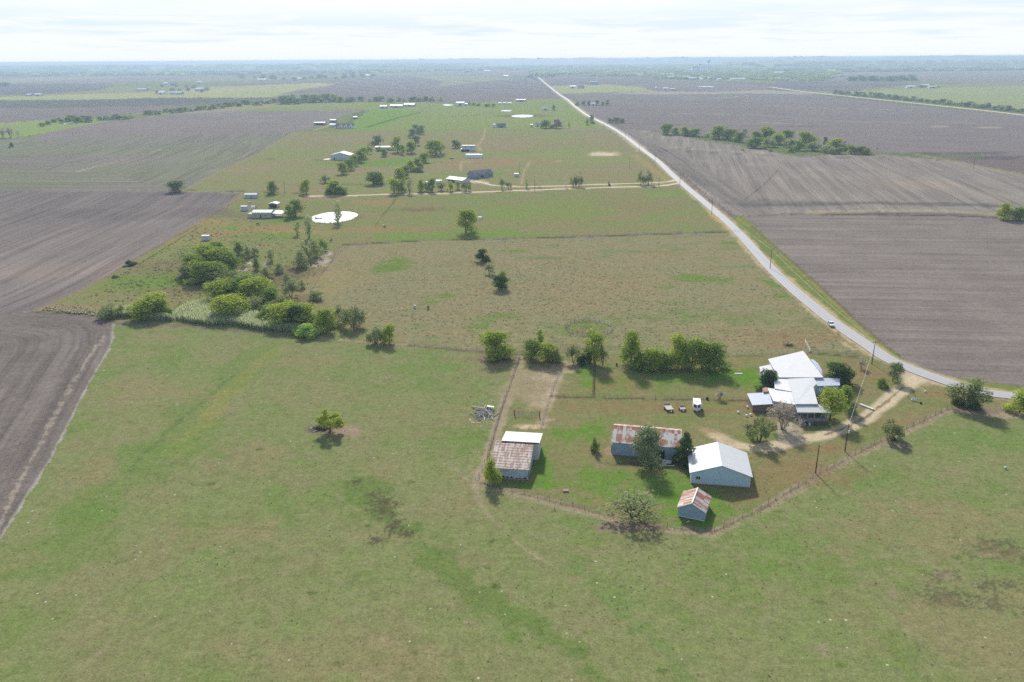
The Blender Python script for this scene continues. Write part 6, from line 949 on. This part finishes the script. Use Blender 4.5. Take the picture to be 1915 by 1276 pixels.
for q in (((-2.2, -.3, .3), (-1.6, .9, .8)), ((-2.5, .6, .4), (-2.3, -.1, .2)), ((-2.1, -1.1, .2), (-1.3, -.6, .4)), ((-.9, -1.2, .2), (-.2, -1.5, .15)), ((-1.5, -1.6, .15), (-.8, -1.8, .12))): MB().tube(q, .14, 7).build('log', mat('bleached_log', (.50, .47, .42), .9, 0, .15, 3.0), e)
e = empty('scrap_heap', G(1246, 868), 0, 'white scrap sheets and pipes dumped before the long rusty barn', 'scrap heap'); MB().slab([(-1.2, -.5, .5), (1.2, -.4, .4), (1.5, .8, .7), (-.8, 1.1, .8)], .1).slab([(-1.6, -.9, .25), (-.2, -1.0, .25), (.1, -.2, .4), (-1.5, 0, .4)], .08).build('sheet', GALV, e); MB().tube([(-2.4, -.9, .1), (1.9, -1.2, .12)], .09, 6).build('pipe', PUREW, e); MB().tube([(-1.8, 1.6, .1), (.6, 1.3, .15)], .09, 6).build('pipe', PUREW, e); MB().tube([(-6.2, -.6, .1), (-4.6, -.9, .1)], .1, 6).build('pipe', PUREW, e)
tag(MB().box(-.5, .5, -.08, .08, .02, .1).build('plank', PUREW, None, loc=G(1287, 976)), 'white plank on the grass in front of the small rusty shed', 'plank').rotation_euler[2] = R(35)
def tub(px, py, r, h, m, lab, cat='tub', nm='tub'):
    e = empty(nm, G(px, py), 0, lab, cat); n = 16; b = MB(); b.tube([(0, 0, 0), (0, 0, h)], [r * .92, r], n, False); b.tube([(0, 0, .06), (0, 0, h)], [r * .80, r * .88], n, False); b.add([(math.cos(2 * math.pi * k / n) * r * q, math.sin(2 * math.pi * k / n) * r * q, h) for q in (1, .88) for k in range(n)], [(k, (k + 1) % n, (k + 1) % n + n, k + n) for k in range(n)]); b.build('shell', m, e, True); MB().tube([(0, 0, .03), (0, 0, h * .55)], r * .8, n).build('fill', m, e); return e
tub(1664.5, 819.5, .5, .55, RUBBER, 'left of two black tubs at the foot of the thin olive fence tree'); tub(1671, 823.5, .6, .6, RUBBER, 'right of two black tubs at the foot of the thin olive fence tree'); tub(1659, 724, .45, .5, RUBBER, 'black tub in the shade of the drive-side green bush')
tag(MB().tube([(0, 0, 0), (0, 0, .5), (0, 0, .75)], [.32, .32, .08], 12).build('white_drum', PUREW, None, True, G(1730.5, 734)), 'small round white tank at the end of a pale path by the drive', 'tank'); tag(MB().tube([(0, 0, -.0), (0, 0, .55)], .3, 12).build('blue_drum', mat('pale_blue_plastic', (.42, .52, .52), .5), None, True, G(1880, 877)), 'pale blue drum standing alone in the right-hand pasture', 'drum')
tag(MB().box(-.35, .35, -2.3, 2.3, .0, .45).build('trough', mat('trough_white', (.62, .60, .54), .7, 0, .06, 2.0), None, loc=G(1620.5, 762.5)), 'long white trough on the grass edge of the farm drive', 'trough').rotation_euler[2] = R(33)
e = empty('bench_set', G(1709, 750), R(-20), 'white garden bench beside a bent metal hoop near the drive', 'bench'); MB().box(-.8, .8, -.25, .25, .4, .48).build('seat', PUREW, e); MB().box(-.8, .8, .26, .32, .5, .95).build('backrest', PUREW, e); [MB().box(x - .05, x + .05, -.2, .2, 0, .4).build('leg', GALV, e) for x in (-.7, .7)]
hoopo = MB().tube([(-1.3, .2, 0), (-1.25, .6, .9), (-.6, 1.0, 1.5), (.2, 1.1, 1.5), (.8, .8, .9), (.9, .5, 0)], .06, 6).build('hoop', POLEM, None, True, G(1708, 746)); tag(hoopo, 'bent dark metal hoop standing behind the white garden bench', 'hoop'); tub(1722, 755, .4, .35, RUBBER, 'black tub right of the white garden bench')
for i, (x, y, lab) in enumerate(((1396, 779.5, 'left of two white buckets on the lawn below the low porch'), (1403.5, 777.5, 'right of two white buckets on the lawn below the low porch'), (1398, 763, 'white bucket against the corner of the low porch'), (1380.5, 773, 'white bucket alone on the lawn left of the low porch'))): tag(MB().tube([(0, 0, 0), (0, 0, .6)], [.26, .32], 10).build('bucket', PUREW, None, True, G(x, y)), lab, 'bucket')
tag(MB().box(-1.3, 1.3, -.6, .6, 0, .16).build('slab', mat('concrete', (.44, .38, .35), .9, 0, .1, 3.0), None, loc=G(1381, 699.5)), 'pale concrete slab on the back lawn left of the farmhouse', 'slab'); tag(MB().box(-.7, .7, -.4, .4, 0, .35).build('rock_heap', mat('rubble', (.3, .26, .21)), None, loc=G(1058, 919)), 'pale rubble heap on the lawn inside the front fence', 'rubble heap')
e = empty('burn_pile', G(1475, 647), 0, 'dark burnt brush heap on reddish soil behind the farmhouse', 'brush pile'); b = MB()
for k in range(50): a = rn.uniform(0, 6.28); x, y = rn.gauss(0, .9), rn.gauss(0, .6); b.tube([(x, y, .1), (x + math.cos(a), y + math.sin(a) * .7, rn.uniform(.2, .9))], .06, 4)
b.build('branches', MATS['dead_brush'], e)
tub(1322.5, 747.5, .45, .6, RUBBER, 'black tub on the cross fence just right of the camper'); tag(MB().tube([(0, 0, 0), (0, 0, .9)], .3, 10).build('drum', RUBBER, None, True, G(1153, 684)), 'dark drum on the back fence gap between tree groups', 'drum')
# low tussocks in the dry pasture and front pasture: uncountable
def tussocks(name, regions, n, hr, wr, m, lab, seed):
    rg = np.random.default_rng(seed); vs = []; fs = []; lf = []; rr = random.Random(seed)
    for i in range(n):
        poly = regions[i % len(regions)]; t = rg.random(3); t /= t.sum(); a, b, c = rr.sample(range(len(poly)), 3); x = poly[a][0] * t[0] + poly[b][0] * t[1] + poly[c][0] * t[2]; y = poly[a][1] * t[0] + poly[b][1] * t[1] + poly[c][1] * t[2]
        w = rr.uniform(*wr); h = rr.uniform(*hr)
        for k in range(5):
            an = rr.uniform(0, 3.14); ca, sa = math.cos(an) * w * .5, math.sin(an) * w * .5; tl = rr.choice([-1, 1]) * rr.uniform(.8, 1.8); ox, oy = rr.gauss(0, w * .25), rr.gauss(0, w * .25); b0 = len(vs); vs += [(x + ox - ca, y + oy - sa, -.03), (x + ox + ca, y + oy + sa, -.03), (x + ox + ca * .5 - sa * tl, y + oy + sa * .5 + ca * tl, h), (x + ox - ca * .6 - sa * tl, y + oy - sa * .6 + ca * tl, h * .8)]; fs.append((b0, b0 + 1, b0 + 2, b0 + 3)); lf += [.2, .2, .9, .8]
    me = bpy.data.meshes.new(name); me.from_pydata(vs, [], fs); me.update(); at = me.attributes.new('leaf', 'FLOAT', 'POINT'); at.data.foreach_set('value', lf); me.materials.append(m); o = bpy.data.objects.new(name, me); COL.objects.link(o); o['kind'] = 'stuff'; o['label'] = lab; o['category'] = 'grass'
DRYG = leafmat('dry_tussock', (.25, .22, .14), (.17, .15, .095), .35); GRNG = leafmat('green_tussock', (.15, .165, .075), (.105, .118, .05), .35)
dryp = W2([(650, 465), (800, 455), (1100, 447), (1385, 438), (1470, 520), (1560, 610), (1590, 650), (1420, 660), (1000, 655), (780, 640), (700, 600), (640, 540)])
tussocks('tussocks', [dryp], 3400, (.06, .18), (.25, .7), DRYG, 'dry straw-coloured tussocks over the wide pasture', 1); tussocks('tussocks', [dryp], 1300, (.06, .18), (.25, .7), GRNG, 'green tussocks over the wide pasture', 2)
tussocks('tussocks', [W2([(215, 625), (560, 640), (860, 662), (940, 700), (900, 860), (860, 900), (700, 1276), (-100, 1400), (60, 930)]), W2([(880, 930), (1130, 985), (1330, 1010), (1640, 850), (1800, 780), (2000, 850), (2000, 1350), (700, 1400), (500, 1276)])], 1800, (.04, .1), (.12, .3), GRNG, 'scattered grass tufts over the front pasture', 3)
tussocks('tussocks', [W2([(130, 575), (300, 470), (420, 395), (620, 470), (560, 560), (300, 600)])], 1800, (.12, .4), (.4, .9), GRNG, 'rank grass in the rough ground left of the draw', 4); tussocks('tussocks', [W2([(70, 580), (110, 570), (180, 580), (190, 592)])], 500, (.4, 1.0), (.4, .9), DRYG, 'tall dry weeds at the corner between the left fields', 5)
# ------------------------------------------------------------------ the air
def haze():
    m = bpy.data.materials.new('haze'); m.use_nodes = True; t = m.node_tree; t.nodes.clear()
    o = N(t, 'ShaderNodeOutputMaterial'); v = N(t, 'ShaderNodeVolumePrincipled'); v.inputs['Color'].default_value = (.62, .81, 1.0, 1)
    v.inputs['Density'].default_value = 1.35e-4; v.inputs['Anisotropy'].default_value = 0.15; lk(t, v.outputs[0], o.inputs['Volume'])
    b = MB(); b.box(-70000, 70000, -3500, 70000, -1.6, 103); ob = b.build('haze', m); ob['kind'] = 'stuff'; return ob
haze()
